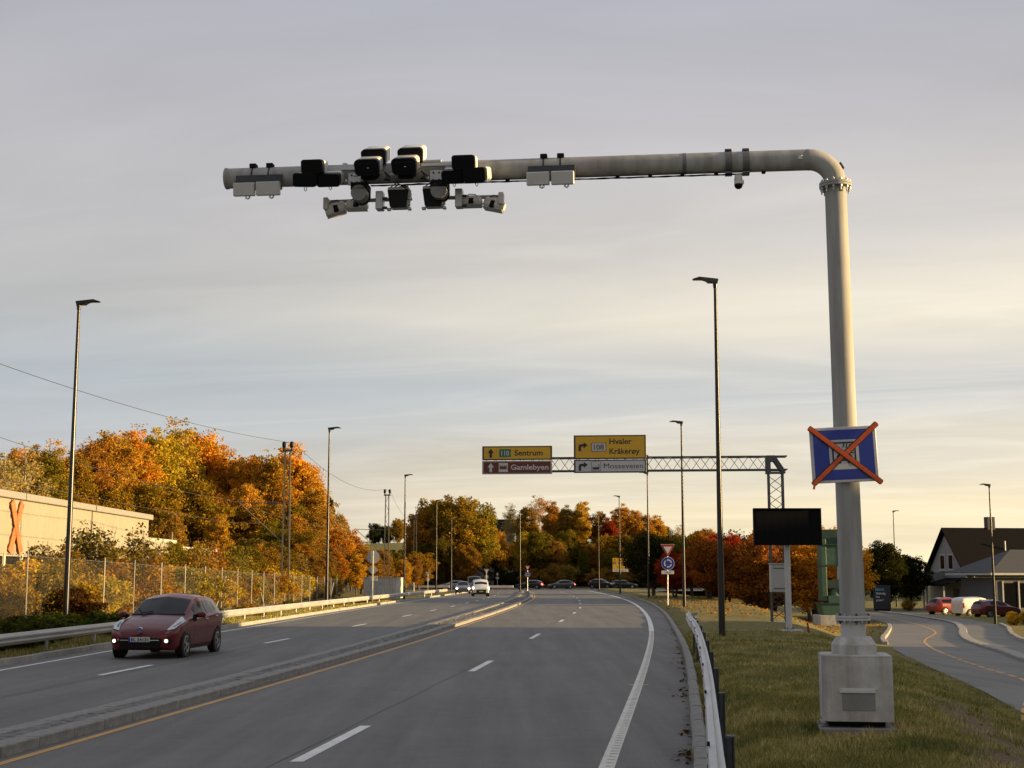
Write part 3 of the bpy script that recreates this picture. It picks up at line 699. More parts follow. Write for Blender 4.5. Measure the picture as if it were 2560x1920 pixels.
for k in range(12):
    t = 2 * math.pi * (k + .3) / 12; c = (GX + .165 * math.cos(t), GY + .165 * math.sin(t))
    MB().cyl((*c, 6.575), (*c, 6.735), .010, n=8).cyl((*c, 6.615), (*c, 6.642), .019, n=6).cyl((*c, 6.70), (*c, 6.72), .019, n=6).obj('bolt', galv, fu, world=True)
BD = Vector((-.9937, .112, 0)); BN = Vector((-.112, -.9937, 0)); BA = math.atan2(-.112, .9937)
BZ = 7.0
E0 = Vector((GX, GY, 0))
def bp(s, z, off=0.0): return E0 + BD * s + BN * off + Vector((0, 0, z))
pts = [(GX, GY, 6.672)]; rad = .31
for k in range(13):
    t = R(90) * k / 12; pts.append(tuple(bp(rad * (1 - math.cos(t)), BZ - rad + rad * math.sin(t))))
MB().tube(pts, .128, 36).obj('elbow', greyp, gan, world=True, smooth=40)
MB().cyl(bp(rad + .004, BZ), bp(1.80, BZ), .1275, n=40).obj('beam', greyp, gan, world=True, smooth=40)
MB().cyl(bp(1.803, BZ), bp(7.55, BZ), .1275, n=40).obj('beam', greyp, gan, world=True, smooth=40)
MB().cyl(bp(1.78, BZ), bp(1.825, BZ), .1305, n=40).obj('joint_band', mat('joint_band', (.16, .16, .17), .5, .3, .1), gan, world=True, smooth=40)
MB().cyl(bp(7.55, BZ), bp(7.575, BZ), .136, n=40).obj('end_cap', greyp, gan, world=True, smooth=40)
MB().cyl(bp(rad - .006, BZ), bp(rad + .008, BZ), .1305, n=40).obj('weld_seam', greyp, gan, world=True, smooth=40)
for s_ in (1.27, 1.06):
    cl = MB().cyl(bp(s_ - .04, BZ), bp(s_ + .04, BZ), .134, n=36).obj('clamp', mat('clamp_grey', (.15, .15, .16), .5, .4, .1), gan, world=True, smooth=40)
    MB().box(bp(s_, BZ + .145), (.085, .12, .02), .003, Matrix.Rotation(BA, 3, 'Z')).box(bp(s_, BZ - .145), (.085, .16, .02), .003, Matrix.Rotation(BA, 3, 'Z')).obj('clamp_plate', cl.data.materials[0], cl, world=True)
for s_ in (1.42, 1.05 - .2, 1.83, 2.22, 2.62, 3.98):
    MB().box(bp(s_, BZ - .138), (.05, .06, .03), .008, Matrix.Rotation(BA, 3, 'Z')).obj('cable_clip', blackm, gan, world=True)
MB().box(bp(.42, BZ + .0, .124), (.05, .012, .055), .003, Matrix.Rotation(BA, 3, 'Z')).obj('type_plate', galv, gan, world=True)
MB().box((GX + .078, GY - .01, BZ - .09), (.022, .07, .09), .004, Matrix.Rotation(R(-30), 3, 'Y')).obj('lug', post_d, gan, world=True)
# cable looms clipped under the beam
lm = MB()
for k in range(5):
    pts = [tuple(bp(1.1 + 4.6 * q / 30, BZ - .136 - .012 * abs(math.sin(q * 1.9 + k)) - .004 * k, .02 * (k - 2))) for q in range(31)]
    lm.tube(pts, .006, 5)
lm.obj('cable_loom', blackm, gan, world=True, smooth=60)

def at_beam(name, label, cat, s, z, off, group=None): return thing(name, label, cat, bp(s, z, off), BA, group)
# ---- flat antenna boxes (toll transponder readers), one thing each
def antenna(s0, s1, z0, z1, label):
    o = at_beam('antenna_box', label, 'antenna', (s0 + s1) / 2, z0, .27, 'transponder antennas on the gantry arm')
    w = abs(s0 - s1) - .012; h = z1 - z0; rx = Matrix.Rotation(R(9), 3, 'X')
    MB().box((0, 0, h / 2), (w, .075, h), .008, rx).obj('housing', greyl, o)
    MB().box((0, .066, h / 2 + .03), (.10, .07, .012)).box((0, .05, h * .5), (.06, .05, .05)).obj('bracket', galv, o)
    MB().tube([(.02, .0, .0), (.02, -.01, -.03), (.05, 0, -.045), (.075, .0, -.025), (.07, .02, .01)], .005, 6).tube([(.03, .01, .0), (.035, 0, -.025), (.055, .01, -.03), (.06, .02, .0)], .005, 6).obj('cable', blackm, o, smooth=60)
    return o
antenna(7.39, 7.11, 6.69, 6.855, 'flat grey antenna box at the very tip of the arm')
antenna(7.10, 6.79, 6.69, 6.86, 'flat grey antenna box second from the tip of the arm')
antenna(3.72, 3.43, 6.712, 6.872, 'flat grey antenna box mid arm, left one of the pair')
antenna(3.42, 3.13, 6.712, 6.875, 'flat grey antenna box mid arm, right one of the pair')
for s0, s1 in ((7.40, 6.80), (3.71, 3.13)):
    h = MB().box(bp((s0 + s1) / 2, BZ - .11, .15), (s0 - s1, .012, .20), .002, Matrix.Rotation(BA, 3, 'Z')).obj('antenna_backplate', post_d, gan, world=True)
    for q in (.32, .68):
        s_ = s0 + (s1 - s0) * q
        MB().box(bp(s_, BZ + .135, .04), (.085, .10, .055), .004, Matrix.Rotation(BA, 3, 'Z')).obj('strap_foot', blackm, h, world=True)
        MB().cyl(bp(s_ - .012, BZ), bp(s_ + .012, BZ), .1295, n=32).obj('strap', post_d, h, world=True, smooth=40)
# ---- equipment carrier: plates, tubes and drums belonging to the gantry
for s_ in (5.88, 4.85):
    pl = MB().box(bp(s_, BZ - .10, .142), (.165, .02, .16), .004, Matrix.Rotation(BA, 3, 'Z')).obj('clamp_plate', galv, gan, world=True)
    for dx in (-.035, .035):
        for dz in (-.045, .045): MB().cyl(bp(s_ + dx, BZ - .10 + dz, .152), bp(s_ + dx, BZ - .10 + dz, .166), .012, n=6).obj('bolt', post_d, pl, world=True)
    for dx in (-.105, .105): MB().box(bp(s_ + dx, BZ - .12, .15), (.035, .02, .035), .004, Matrix.Rotation(BA, 3, 'Z')).obj('nut_plate', whitep, pl, world=True)
    MB().cyl(bp(s_ + .01, 6.86, .05), bp(s_ + .01, 6.60, .05), .02, n=10).obj('hanger', post_d, gan, world=True, smooth=40)
MB().box(bp(6.05, BZ + .02, .19), (.52, .04, .045), .004, Matrix.Rotation(BA, 3, 'Z')).obj('top_channel', galv, gan, world=True)
MB().box(bp(4.72, BZ + .035, .19), (.62, .04, .045), .004, Matrix.Rotation(BA, 3, 'Z')).obj('top_channel', galv, gan, world=True)
MB().box(bp(6.02, BZ + .10, .08), (.06, .04, .05), .004).box(bp(4.95, BZ + .12, .06), (.30, .05, .03), .004, Matrix.Rotation(BA, 3, 'Z')).obj('cable_tray', greyl, gan, world=True)
MB().cyl(bp(6.27, 6.69, -.12), bp(5.20, 6.70, -.12), .025, n=14).obj('carrier_tube', mat('mauve_grey', (.33, .31, .33), .45, .3, .06), gan, world=True, smooth=40)
MB().cyl(bp(5.05, 6.70, -.12), bp(4.06, 6.69, -.12), .025, n=14).obj('carrier_tube', MATS['mauve_grey'], gan, world=True, smooth=40)
dm = mat('drum_grey', (.20, .20, .195), .5, .2, .08)
for s_ in (5.81, 4.81):
    d = MB().cyl(bp(s_, 6.705, .22), bp(s_, 6.705, -.02), .10, n=28).obj('motor_drum', dm, gan, world=True, smooth=40)
    MB().box(bp(s_, 6.79, .10), (.21, .24, .10), .01, Matrix.Rotation(BA, 3, 'Z')).obj('drum_bracket', blackm, d, world=True)
    MB().cyl(bp(s_, 6.705, .02), bp(s_, 6.705, .05), .112, n=28).obj('drum_ring', blackm, d, world=True, smooth=40)
for s_ in (5.58, 4.58):
    q = MB().box(bp(s_, 6.64, .02), (.09, .14, .23), .006, Matrix.Rotation(BA, 3, 'Z')).obj('side_bracket', galv, gan, world=True)
    for dz in (-.10, .02): MB().cyl(bp(s_ - .03, 6.64 + dz, .07), bp(s_ - .10, 6.64 + dz, .07), .018, n=10).obj('pin', post_d, q, world=True)
# ---- black fronted flash units and cameras
def flash_unit(s0, s1, z0, z1, off, label, group, yaw=0.0, white=True, tip=18):
    o = at_beam('flash_unit', label, 'traffic camera', (s0 + s1) / 2, (z0 + z1) / 2, off, group)
    w, h = abs(s0 - s1), z1 - z0; rot = Matrix.Rotation(R(yaw), 3, 'Z') @ Matrix.Rotation(R(tip), 3, 'X')
    def pt(u, v, d): return rot @ Vector((u, d, v))
    def rr(w_, h_, r_, n=5):
        P = []
        for cx_, cz, a0 in ((w_ / 2 - r_, h_ / 2 - r_, 0), (-w_ / 2 + r_, h_ / 2 - r_, 90), (-w_ / 2 + r_, -h_ / 2 + r_, 180), (w_ / 2 - r_, -h_ / 2 + r_, 270)):
            for k in range(n): P.append((cx_ + r_ * math.cos(R(a0 + 90 * k / (n - 1))), cz + r_ * math.sin(R(a0 + 90 * k / (n - 1)))))
        return P
    MB().prism(rr(w, h, .035), -.11, .0, pt).obj('front_bezel', black, o, smooth=40)
    MB().prism(rr(w * .84, h * .74, .02), -.114, -.108, pt).obj('lens_window', glass_d, o)
    MB().prism(rr(w * .99, h * .97, .04), .002, .20, pt).obj('housing', whitep if white else greyl, o, smooth=40)
    MB().tube([pt(-w * .05, -h / 2 + .01, -.02), pt(-w * .05, -h / 2 - .035, -.02), pt(-w * .05 + .015, -h / 2 - .055, -.02), pt(-w * .05 + .03, -h / 2 - .035, -.02), pt(-w * .05 + .03, -h / 2 + .01, -.02)], .005, 6).obj('cable', blackm, o, smooth=60)
    MB().box(pt(0, -h * .3, .17), (.05, .14, .05), .004, rot).obj('mount', post_d, o)
    return o
G = 'black fronted flash units in the camera cluster'
flash_unit(6.48, 6.21, 6.925, 7.095, .36, 'black fronted unit, upper one of the left trio on the arm', G, tip=15)
flash_unit(6.585, 6.30, 6.755, 6.925, .38, 'black fronted unit, lower outer one of the left trio', G, yaw=8)
flash_unit(6.30, 6.01, 6.785, 6.945, .30, 'black fronted unit with white hood, lower inner one of the left trio', G, tip=27)
flash_unit(4.61, 4.33, 6.912, 7.088, .36, 'black fronted unit, upper one of the right trio on the arm', G, tip=15)
flash_unit(4.745, 4.465, 6.775, 6.938, .30, 'black fronted unit with white hood, lower inner one of the right trio', G, tip=27)
flash_unit(4.455, 4.18, 6.75, 6.925, .38, 'black fronted unit, lower outer one of the right trio', G, yaw=-8)
def hood_camera(sc, label):
    o = at_beam('hooded_camera', label, 'traffic camera', sc, 6.89, .34, 'white hooded cameras on top of the arm')
    rot = Matrix.Rotation(R(25), 3, 'X')
    def shell(w, h, y0, y1, z0, r=.05):
        P = []
        for cx_, cz, a0 in ((w / 2 - r, h - r, 0), (-w / 2 + r, h - r, 90)):
            for k in range(6): P.append((cx_ + r * math.cos(R(a0 + 18 * k)), cz + r * math.sin(R(a0 + 18 * k))))
        P += [(-w / 2 + .01, .03), (-w / 2 + .05, 0), (w / 2 - .05, 0), (w / 2 - .01, .03)]
        return P, (lambda u, v, d: rot @ Vector((u, d, v + z0)))
    P, fn = shell(.305, .20, 0, 0, .0); MB().prism(P, -.10, .0, fn).obj('front_bezel', black, o, smooth=40)
    MB().box(rot @ Vector((0, -.102, .10)), (.24, .008, .11), .003, rot).obj('lens_window', glass_d, o)
    MB().box(rot @ Vector((.02, -.107, .10)), (.025, .006, .008), .0, rot).obj('badge', greyl, o)
    P, fn = shell(.298, .193, 0, 0, .004); MB().prism(P, .002, .22, fn).obj('front_hood', whitep, o, smooth=40)
    P, fn = shell(.315, .21, 0, 0, .07); MB().prism(P, .225, .31, lambda u, v, d: fn(u + .03, v, d)).obj('rear_bezel', black, o, smooth=40)
    P, fn = shell(.305, .20, 0, 0, .075); MB().prism(P, .312, .56, lambda u, v, d: fn(u + .035, v, d)).obj('rear_hood', whitep, o, smooth=40)
    MB().box(rot @ Vector((0, .1, -.03)), (.20, .22, .08), .02, rot).obj('base', blackm, o)
    lp = MB()
    for k in range(4):
        a = k * .5; lp.tube([(.17, .12, .06), (.20 + .02 * k, .06, .04 - .02 * k), (.22 + .015 * k, .05, -.03 - .012 * k), (.17, .08, -.05)], .005, 6)
    lp.obj('cable_loops', blackm, o, smooth=60)
    MB().box((-.17, .02, .0), (.06, .05, .015), .004).obj('white_tab', whitep, o)
    return o
hood_camera(5.66, 'stacked white hooded camera with black front on top, left one')
hood_camera(5.20, 'stacked white hooded camera with black front on top, right one')
# ---- rear facing units hanging below
def rear_unit(s0, s1, z0, z1, off, roll, yaw, label):
    o = at_beam('rear_camera', label, 'traffic camera', (s0 + s1) / 2, (z0 + z1) / 2, off, 'pale rear facing cameras under the arm')
    w, h = abs(s0 - s1), z1 - z0; rot = Matrix.Rotation(R(yaw), 3, 'Z') @ Matrix.Rotation(R(roll), 3, 'Y') @ Matrix.Rotation(R(-12), 3, 'X')
    MB().box((0, 0, 0), (w * .98, .16, h * .72), .03, rot).obj('housing', whitep, o, smooth=30)
    MB().box(rot @ Vector((0, -.004, -h * .12)), (w * .24, .165, h * .52), .01, rot).obj('clasp', blackm, o)
    MB().box(rot @ Vector((0, .09, -.01)), (w * .80, .03, h * .45), .012, rot).obj('rear_bezel', black, o)
    MB().box(rot @ Vector((0, .0, -h * .37)), (w * .94, .13, .010), .003, rot).obj('bottom_lip', greyl, o)
    MB().box(rot @ Vector((-w * .15, .03, h * .45)), (.03, .04, h * .35)).box(rot @ Vector((w * .1, .03, h * .45)), (.05, .03, h * .3)).obj('bracket', galv, o)
    MB().tube([rot @ Vector(p) for p in ((-w * .3, -.05, h * .25), (-w * .1, -.07, h * .5), (w * .2, -.06, h * .48), (w * .3, -.04, h * .2))], .006, 6).obj('cable', blackm, o, smooth=60)
    return o
rear_unit(6.31, 6.04, 6.49, 6.68, -.10, -17, 14, 'pale rear facing camera tilted down at the left end below the arm')
rear_unit(6.03, 5.75, 6.545, 6.69, -.06, 0, 0, 'level pale rear facing camera beside the left drum below the arm')
rear_unit(4.57, 4.30, 6.545, 6.69, -.06, 0, 0, 'level pale rear facing camera beside the right drum below the arm')
rear_unit(4.29, 4.02, 6.49, 6.68, -.10, 15, -14, 'pale rear facing camera tilted down at the right end below the arm')
for s_, z_, dx in ((6.27, 6.63, 0), (4.06, 6.63, 0)):
    MB().box(bp(s_, z_, -.02), (.06, .14, .15), .006, Matrix.Rotation(BA, 3, 'Z')).obj('end_bracket', greyl, gan, world=True)
def scanner(sc, label):
    o = at_beam('laser_scanner', label, 'laser scanner', sc, 6.53, .02, 'dark laser scanners under the arm')
    MB().prism([(-.135, .225), (.135, .225), (.105, .02), (-.105, .02)], -.09, .11, lambda u, v, d: (u, d, v)).obj('housing', black, o)
    MB().box((0, 0, .012), (.27, .03, .018), .003).box((-.13, 0, 0), (.045, .06, .03), .004).box((.13, 0, 0), (.045, .06, .03), .004).obj('foot_bar', galv, o)
    MB().cyl((.115, -.06, .12), (.15, -.06, .12), .02, n=12).cyl((.125, -.06, .045), (.15, -.06, .045), .022, n=12).obj('knob', galv, o, smooth=40)
    MB().box((0, .0, .245), (.27, .18, .04), .012).obj('top_plate', greyl, o)
    lp = MB()
    for k in range(4): lp.tube([(-.10 + .05 * k, -.08, .26), (-.02 + .04 * k, -.10, .31 - .02 * k), (.06 + .02 * k, -.09, .27), (.12, -.08, .20 + .02 * k)], .007, 6)
    lp.obj('cables', blackm, o, smooth=60)
    return o
scanner(5.335, 'black laser scanner hanging below the arm, left one')
scanner(4.895, 'black laser scanner hanging below the arm, right one')
o = at_beam('dome_camera', 'small white dome camera hanging between the clamps on the arm', 'dome camera', 1.155, 6.655, .02)
MB().box((0, 0, .145), (.09, .10, .06), .012).obj('bracket', whitep, o)
MB().cyl((0, 0, .06), (0, 0, .13), .052, n=20).box((.05, -.02, .08), (.03, .04, .05), .006).obj('housing', whitep, o, smooth=40)
MB().lathe([(.0, .0), (.022, .004), (.042, .02), (.052, .045), (.053, .062)], 20).obj('dome', glass_d, o, smooth=60)
# ---- crossed-out toll sign on the pole
ts = thing('toll_sign', 'blue toll sign crossed out with orange tape on the gantry pole', 'road sign', (GX - .05, GY - .20, 3.40), rot=Matrix.Rotation(R(-2.4), 3, 'Y') @ Matrix.Rotation(R(-3), 3, 'Z'))
W, H = .765, .645
brd = MB().box((0, 0, 0), (W, .022, H), .006).obj('board', sg_wht, ts)
MB().box((0, -.013, 0), (W - .075, .005, H - .065)).obj('blue_field', sg_blu, ts)
MB().box((0, -.0165, .0), (.34, .005, .345)).obj('white_square', sg_wht, ts)
z_ = -.0205
fr = MB()
for c, d in (((-.128, z_, .0), (.018, .004, .27)), ((.128, z_, .0), (.018, .004, .27)), ((0, z_, .137), (.274, .004, .018))): fr.box(c, d)
fr.obj('symbol_frame', sg_blk, ts)
sy = MB().prism([(-.09, -.02), (-.05, .03), (.05, .03), (.09, -.02), (.09, -.075), (.065, -.075), (.06, -.105), (.035, -.105), (.03, -.075), (-.04, -.075), (-.045, -.105), (-.07, -.105), (-.075, -.075), (-.09, -.075)], z_ - .002, z_ + .002, lambda u, v, d: (u, d, v))
for k in range(3): sy.box((.0 + .033 * k, z_, .105 - .006 * k), (.014, .004, .05), 0, Matrix.Rotation(R(14), 3, 'Y'))
for k in range(2): sy.box((.09, z_, .018 + .028 * k), (.045, .004, .013))
sy.obj('toll_symbol', sg_blk, ts)
def strip_tape(x0, z0, x1, z1, y, nm='tape'):
    d = Vector((x1 - x0, 0, z1 - z0)); L = d.length; a = math.atan2(d.z, d.x)
    rot = Matrix.Rotation(-a, 3, 'Y'); c = ((x0 + x1) / 2, y, (z0 + z1) / 2)
    e = MB().box(c, (L + .03, .006, .066), .002, rot).obj('tape_edge', mat('tape_edge', (.045, .008, .006), .5, 0, .2), ts)
    MB().box((c[0], y - .005, c[2]), (L + .045, .007, .045), .002, rot).obj(nm, tape, ts)
strip_tape(-.375, .315, .39, -.335, -.036)
strip_tape(-.37, -.325, .385, .335, -.027)
MB().box((-.372, -.03, -.36), (.025, .006, .06), .002, Matrix.Rotation(R(12), 3, 'Y')).obj('tape_end', tape, ts)
MB().box((0.02, .045, .16), (.34, .05, .03)).box((.02, .045, -.16), (.34, .05, .03)).obj('pole_bracket', galv, ts)

# ================================================================== STREET LAMPS
lampS = {}
def lamp_meshes():
    pole = MB().cyl((0, 0, -.3), (0, 0, 10.72), .105, .048, n=14).mesh('pole', lampm, smooth=40)
    # head along +x
    prof = [(-.06, .0), (-.10, .16), (.10, .185), (.50, .215), (.70, .15), (.38, .135), (.28, .10), (.20, .04), (.14, .035), (.06, .03)]
    head = MB().prism(prof, -.13, .13, lambda u, v, d: (u, d * (1.0 if u > .15 else .55), v)).mesh('lamp_head', lampm)
    lens = MB().box((.52, 0, .135), (.30, .18, .012)).mesh('lens', glass_d)
    col_ = MB().cyl((0, 0, -.10), (0, 0, .06), .062, .075, n=12).mesh('collar', lampm, smooth=40)
    return pole, head, lens, col_
LPM = lamp_meshes()
def lamp(x, y, z, flip, label, h=10.7, group='single arm street lamps', head=True):
    o = thing('street_lamp', label, 'street lamp', (x, y, z), 0 if not flip else math.pi, group)
    k = h / 10.7
    def kid(nm, me, loc, sc=(1, 1, 1)):
        q = bpy.data.objects.new(nm, me); link(q, o); q.matrix_basis = Matrix.Translation(loc) @ Matrix.Diagonal((*sc, 1)); KIDS.setdefault(o.name, []).append(q); return q
    kid('pole', LPM[0], (0, 0, 0), (1, 1, k)); kid('collar', LPM[3], (0, 0, h))
    if head: kid('lamp_head', LPM[1], (0, 0, h + .02)); kid('lens', LPM[2], (0, 0, h + .02))
    return o
lamp(-14.35, 45.6, .15, False, 'tall dark street lamp nearest on the left, in front of the pale warehouse')
lamp(-11.0, 84, .0, False, 'second dark street lamp on the left, beyond the braced fence posts')
lamp(-9.3, 122, -.1, False, 'third street lamp on the left, right of the second railway mast')
lamp(-8.75, 163, -.1, False, 'fourth street lamp on the left, before the big round tree')
lamp(6.30, 42.6, .26, True, 'tall dark street lamp nearest on the right, beside the guardrail end')
lamp(9.85, 81, .05, True, 'second street lamp on the right, next to the roundabout sign')
lamp(11.6, 120, .1, True, 'third street lamp on the right, rising up to the white Mosseveien panel', h=10.55)
lamp(12.0, 157, .05, True, 'fourth street lamp on the right, in front of the small yellow direction sign')
lamp(12.3, 200, .0, True, 'slim street lamp left of the yellow direction sign, without visible head', h=10.7, head=False)
lamp(-8.8, 205, -.1, False, 'slim pale pole without visible head, right of the T shaped lamp', h=10.7, head=False)
lamp(34.2, 100.4, zr(100), True, 'street lamp with lit edge in front of the grey house', h=9.7)
lamp(45.6, 168, -1.6, False, 'far street lamp behind the dark green bush on the right', h=11.2)
for x, y, z, arm, h, label in ((1.05, 183, .05, .75, 10.3, 'two armed Y lamp on the central island'), (-12.2, 240, 0, 1.3, 10.8, 'T shaped two armed lamp by the far roundabout')):
    o = thing('double_lamp', label, 'street lamp', (x, y, z))
    MB().cyl((0, 0, -.2), (0, 0, h), .10, .06, n=12).obj('pole', lampm, o, smooth=40)
    for s_ in (-1, 1):
        MB().tube([(0, 0, h - .15), (s_ * arm * .5, 0, h + .1), (s_ * arm, 0, h + .18)], .035, 8).obj('arm', lampm, o, smooth=60)
        MB().box((s_ * (arm + .3), 0, h + .2), (.65, .24, .09), .02).obj('lamp_head', lampm, o)

# ================================================================== OVERHEAD DIRECTION SIGNS
ga = R(-5.0)                         # the beam runs a little away to the left
sgn = thing('sign_gantry', 'lattice steel sign gantry carrying the overhead direction boards', 'sign gantry', (10.35, 55, .22), ga)
lat = mat('lattice_steel', (.075, .085, .09), .5, .5, .2, 5); lat2 = mat('lattice_green', (.06, .12, .13), .5, .4, .2, 5)
def bar(a, b, r, nm='brace', m=lat, par=None): return MB().cyl(a, b, r, n=6).obj(nm, m, par or sgn)
TH = 5.85
for sx_ in (-.27, .27):
    for sy in (-.25, .25): MB().box((sx_, sy, TH / 2), (.06, .06, TH)).obj('tower_leg', lat, sgn)
nb = 15
for f_ in range(4):
    for k in range(nb):
        z0, z1 = .15 + (TH - .3) * k / nb, .15 + (TH - .3) * (k + 1) / nb; u0, u1 = ((-.25, .25) if (k + f_) % 2 == 0 else (.25, -.25))
        if f_ < 2: bar((u0, (-.25, .25)[f_], z0), (u1, (-.25, .25)[f_], z1), .013)
        else: bar(((-.27, .27)[f_ - 2], u0, z0), ((-.27, .27)[f_ - 2], u1, z1), .013)
MB().box((0, 0, -.02), (.8, .75, .12), .01).obj('base_plate', concr, sgn)
zb0, zb1 = 5.93, 6.45
xl = -11.45
for sy in (-.25, .25):
    for z_ in (zb0, zb1): MB().box(((xl + .45) / 2, sy, z_), (.45 - xl, .055, .055)).obj('beam_chord', lat, sgn)
n_ = 30
for sy in (-.25, .25):
    for k in range(n_):
        x0, x1 = xl + (-.3 - xl) * k / n_, xl + (-.3 - xl) * (k + 1) / n_
        up = (k + (sy > 0)) % 2; bar((x0, sy, zb0 if up else zb1), (x1, sy, zb1 if up else zb0), .011)
for k in range(n_ // 2):
    x0, x1 = xl + (-.3 - xl) * k / (n_ / 2), xl + (-.3 - xl) * (k + 1) / (n_ / 2)
    bar((x0, -.25, zb1), (x1, .25, zb1), .011); bar((x0, .25, zb0), (x1, -.25, zb0), .011)
for sy in (-.31, .31):
    mb = MB().prism([(-.36, 5.78), (-.20, 5.78), (-.20, 6.20), (-.14, 6.26), (-.06, 6.26), (.20, 5.86), (.20, 5.78), (.36, 5.78), (.34, 5.92), (-.02, 6.48), (-.36, 6.48)], sy - .02, sy + .02, lambda u, v, d: (u, d, v)); mb.obj('corner_gusset', lat, sgn)
MB().box((0, 0, 5.81), (.74, .6, .05)).box((0, .0, 5.90), (.5, .5, .03)).obj('head_plate', lat2, sgn)
for z_ in (zb0 - .02, zb1 + .02): MB().cyl((-5.02, -.28, z_), (-5.02, .28, z_), .07, n=10).obj('splice', lat, sgn)
MB().box((-5.02, -.30, (zb0 + zb1) / 2), (.09, .03, .5)).obj('splice_plate', lat, sgn)
def arrow_up(c, h, w, y, m, par):
    x, z = c; MB().prism([(x - w * .2, z - h / 2), (x - w * .2, z + h * .02), (x - w / 2, z + h * .02), (x, z + h / 2), (x + w / 2, z + h * .02), (x + w * .2, z + h * .02), (x + w * .2, z - h / 2)], y - .003, y, lambda u, v, d: (u, d, v)).obj('arrow', m, par)
def arrow_right(c, h, w, y, m, par):
    x, z = c; P = [(x - w / 2, z - h / 2), (x - w / 2, z - h * .02)]
    for k in range(6): t = R(180 - 90 * k / 5); P.append((x - w * .2 + w * .3 * math.cos(t), z - h * .02 + h * .30 * math.sin(t)))
    P += [(x + w * .05, z + h * .28), (x + w * .05, z + h * .5), (x + w * .5, z + h * .16), (x + w * .05, z - h * .18), (x + w * .05, z + .02 * h), (x - w * .12, z + .02 * h), (x - w * .24, z - h * .06), (x - w * .24, z - h / 2)]
    MB().prism(P, y - .003, y, lambda u, v, d: (u, d, v)).obj('arrow', m, par)
def panel(name, label, x0, x1, z0, z1, field, border, group=None):
    cx_, cz = (x0 + x1) / 2, (z0 + z1) / 2
    p = thing(name, label, 'road sign', (0, 0, 0), 0, group)
    m = WM[sgn.name] @ Matrix.Translation((cx_, -.34, cz)); p.matrix_basis = m; WM[p.name] = m
    w, h = x1 - x0, z1 - z0
    MB().box((0, 0, 0), (w, .06, h), .012).obj('frame', border, p)
    MB().box((0, -.033, 0), (w - .13, .008, h - .10), .0).obj('field', field, p)
    for s_ in (-.35, .35): MB().box((w * s_, .06, 0), (.06, .06, h * .9)).obj('rear_rail', lat, p)
    return p
zo = -.22
YT = -.0375
p1_ = panel('direction_sign', 'yellow overhead board reading 110 Sentrum with arrow up', -11.55, -8.76, 6.58 + zo, 7.14 + zo, sg_yel, sg_blk)
arrow_up((-1.05, 0), .36, .26, YT, sg_blk, p1_)
MB().box((-.48, -.039, 0), (.46, .004, .31), .0).obj('route_shield', sg_grn, p1_)
put_text('110', .27, sg_wht, p1_, face(-.63, -.095, -.0425), .31, .006)
put_text('Sentrum', .31, sg_blk, p1_, face(-.10, -.10, -.0385), 1.12, .006)
p2_ = panel('direction_sign', 'brown overhead board reading Gamlebyen with arrow up', -11.55, -8.76, 6.02 + zo, 6.555 + zo, sg_brn, mat('sign_white_edge', (.34, .33, .32), .5, 0, .05))
arrow_up((-1.05, 0), .36, .26, YT, sg_wht, p2_)
MB().box((-.55, -.039, 0), (.36, .004, .36), .0).obj('symbol_tile', sg_wht, p2_)
sy = MB().box((-.55, -.0425, -.02), (.29, .003, .10))
for k in range(4): sy.box((-.55 - .12 + .08 * k, -.0425, .055), (.045, .003, .05))
sy.obj('fort_symbol', sg_brn, p2_)
put_text('Gamlebyen', .29, sg_wht, p2_, face(-.25, -.09, -.0385), 1.50, .006)
p3_ = panel('direction_sign', 'yellow overhead board reading 108 Hvaler Kråkerøy with arrow right', -7.90, -5.04, 6.595 + zo, 7.545 + zo, sg_yel, sg_blk)
arrow_right((-1.06, .02), .36, .36, YT, sg_blk, p3_)
MB().box((-.44, -.039, 0), (.58, .004, .34), .0).obj('route_border', sg_blk, p3_); MB().box((-.44, -.042, 0), (.54, .004, .30), .0).obj('route_shield', sg_wht, p3_)
put_text('108', .29, sg_blk, p3_, face(-.64, -.10, -.0455), .40, .004)
put_text('Hvaler', .31, sg_blk, p3_, face(-.02, .12, -.0385), .88, .006)
put_text('Kråkerøy', .31, sg_blk, p3_, face(-.02, -.27, -.0385), 1.19, .006)
p4_ = panel('direction_sign', 'white overhead board reading Mosseveien with arrow right', -7.90, -5.04, 6.05 + zo, 6.575 + zo, sg_wht, sg_blk)
arrow_right((-1.06, -.0), .36, .36, YT, sg_blk, p4_)
MB().box((-.55, -.039, 0), (.37, .004, .37), .0).obj('symbol_border', sg_blk, p4_); MB().box((-.55, -.042, 0), (.34, .004, .34), .0).obj('symbol_tile', sg_wht, p4_)
MB().prism([(-.69, -.13), (-.69, -.02), (-.63, -.06), (-.63, -.02), (-.57, -.06), (-.57, -.02), (-.51, -.06), (-.51, -.02), (-.455, -.05), (-.45, .09), (-.425, .09), (-.42, -.13)], -.0475, -.0442, lambda u, v, d: (u, d, v)).obj('factory_symbol', sg_blk, p4_)
put_text('Mosseveien', .29, sg_blk, p4_, face(-.25, -.09, -.0385), 1.55)

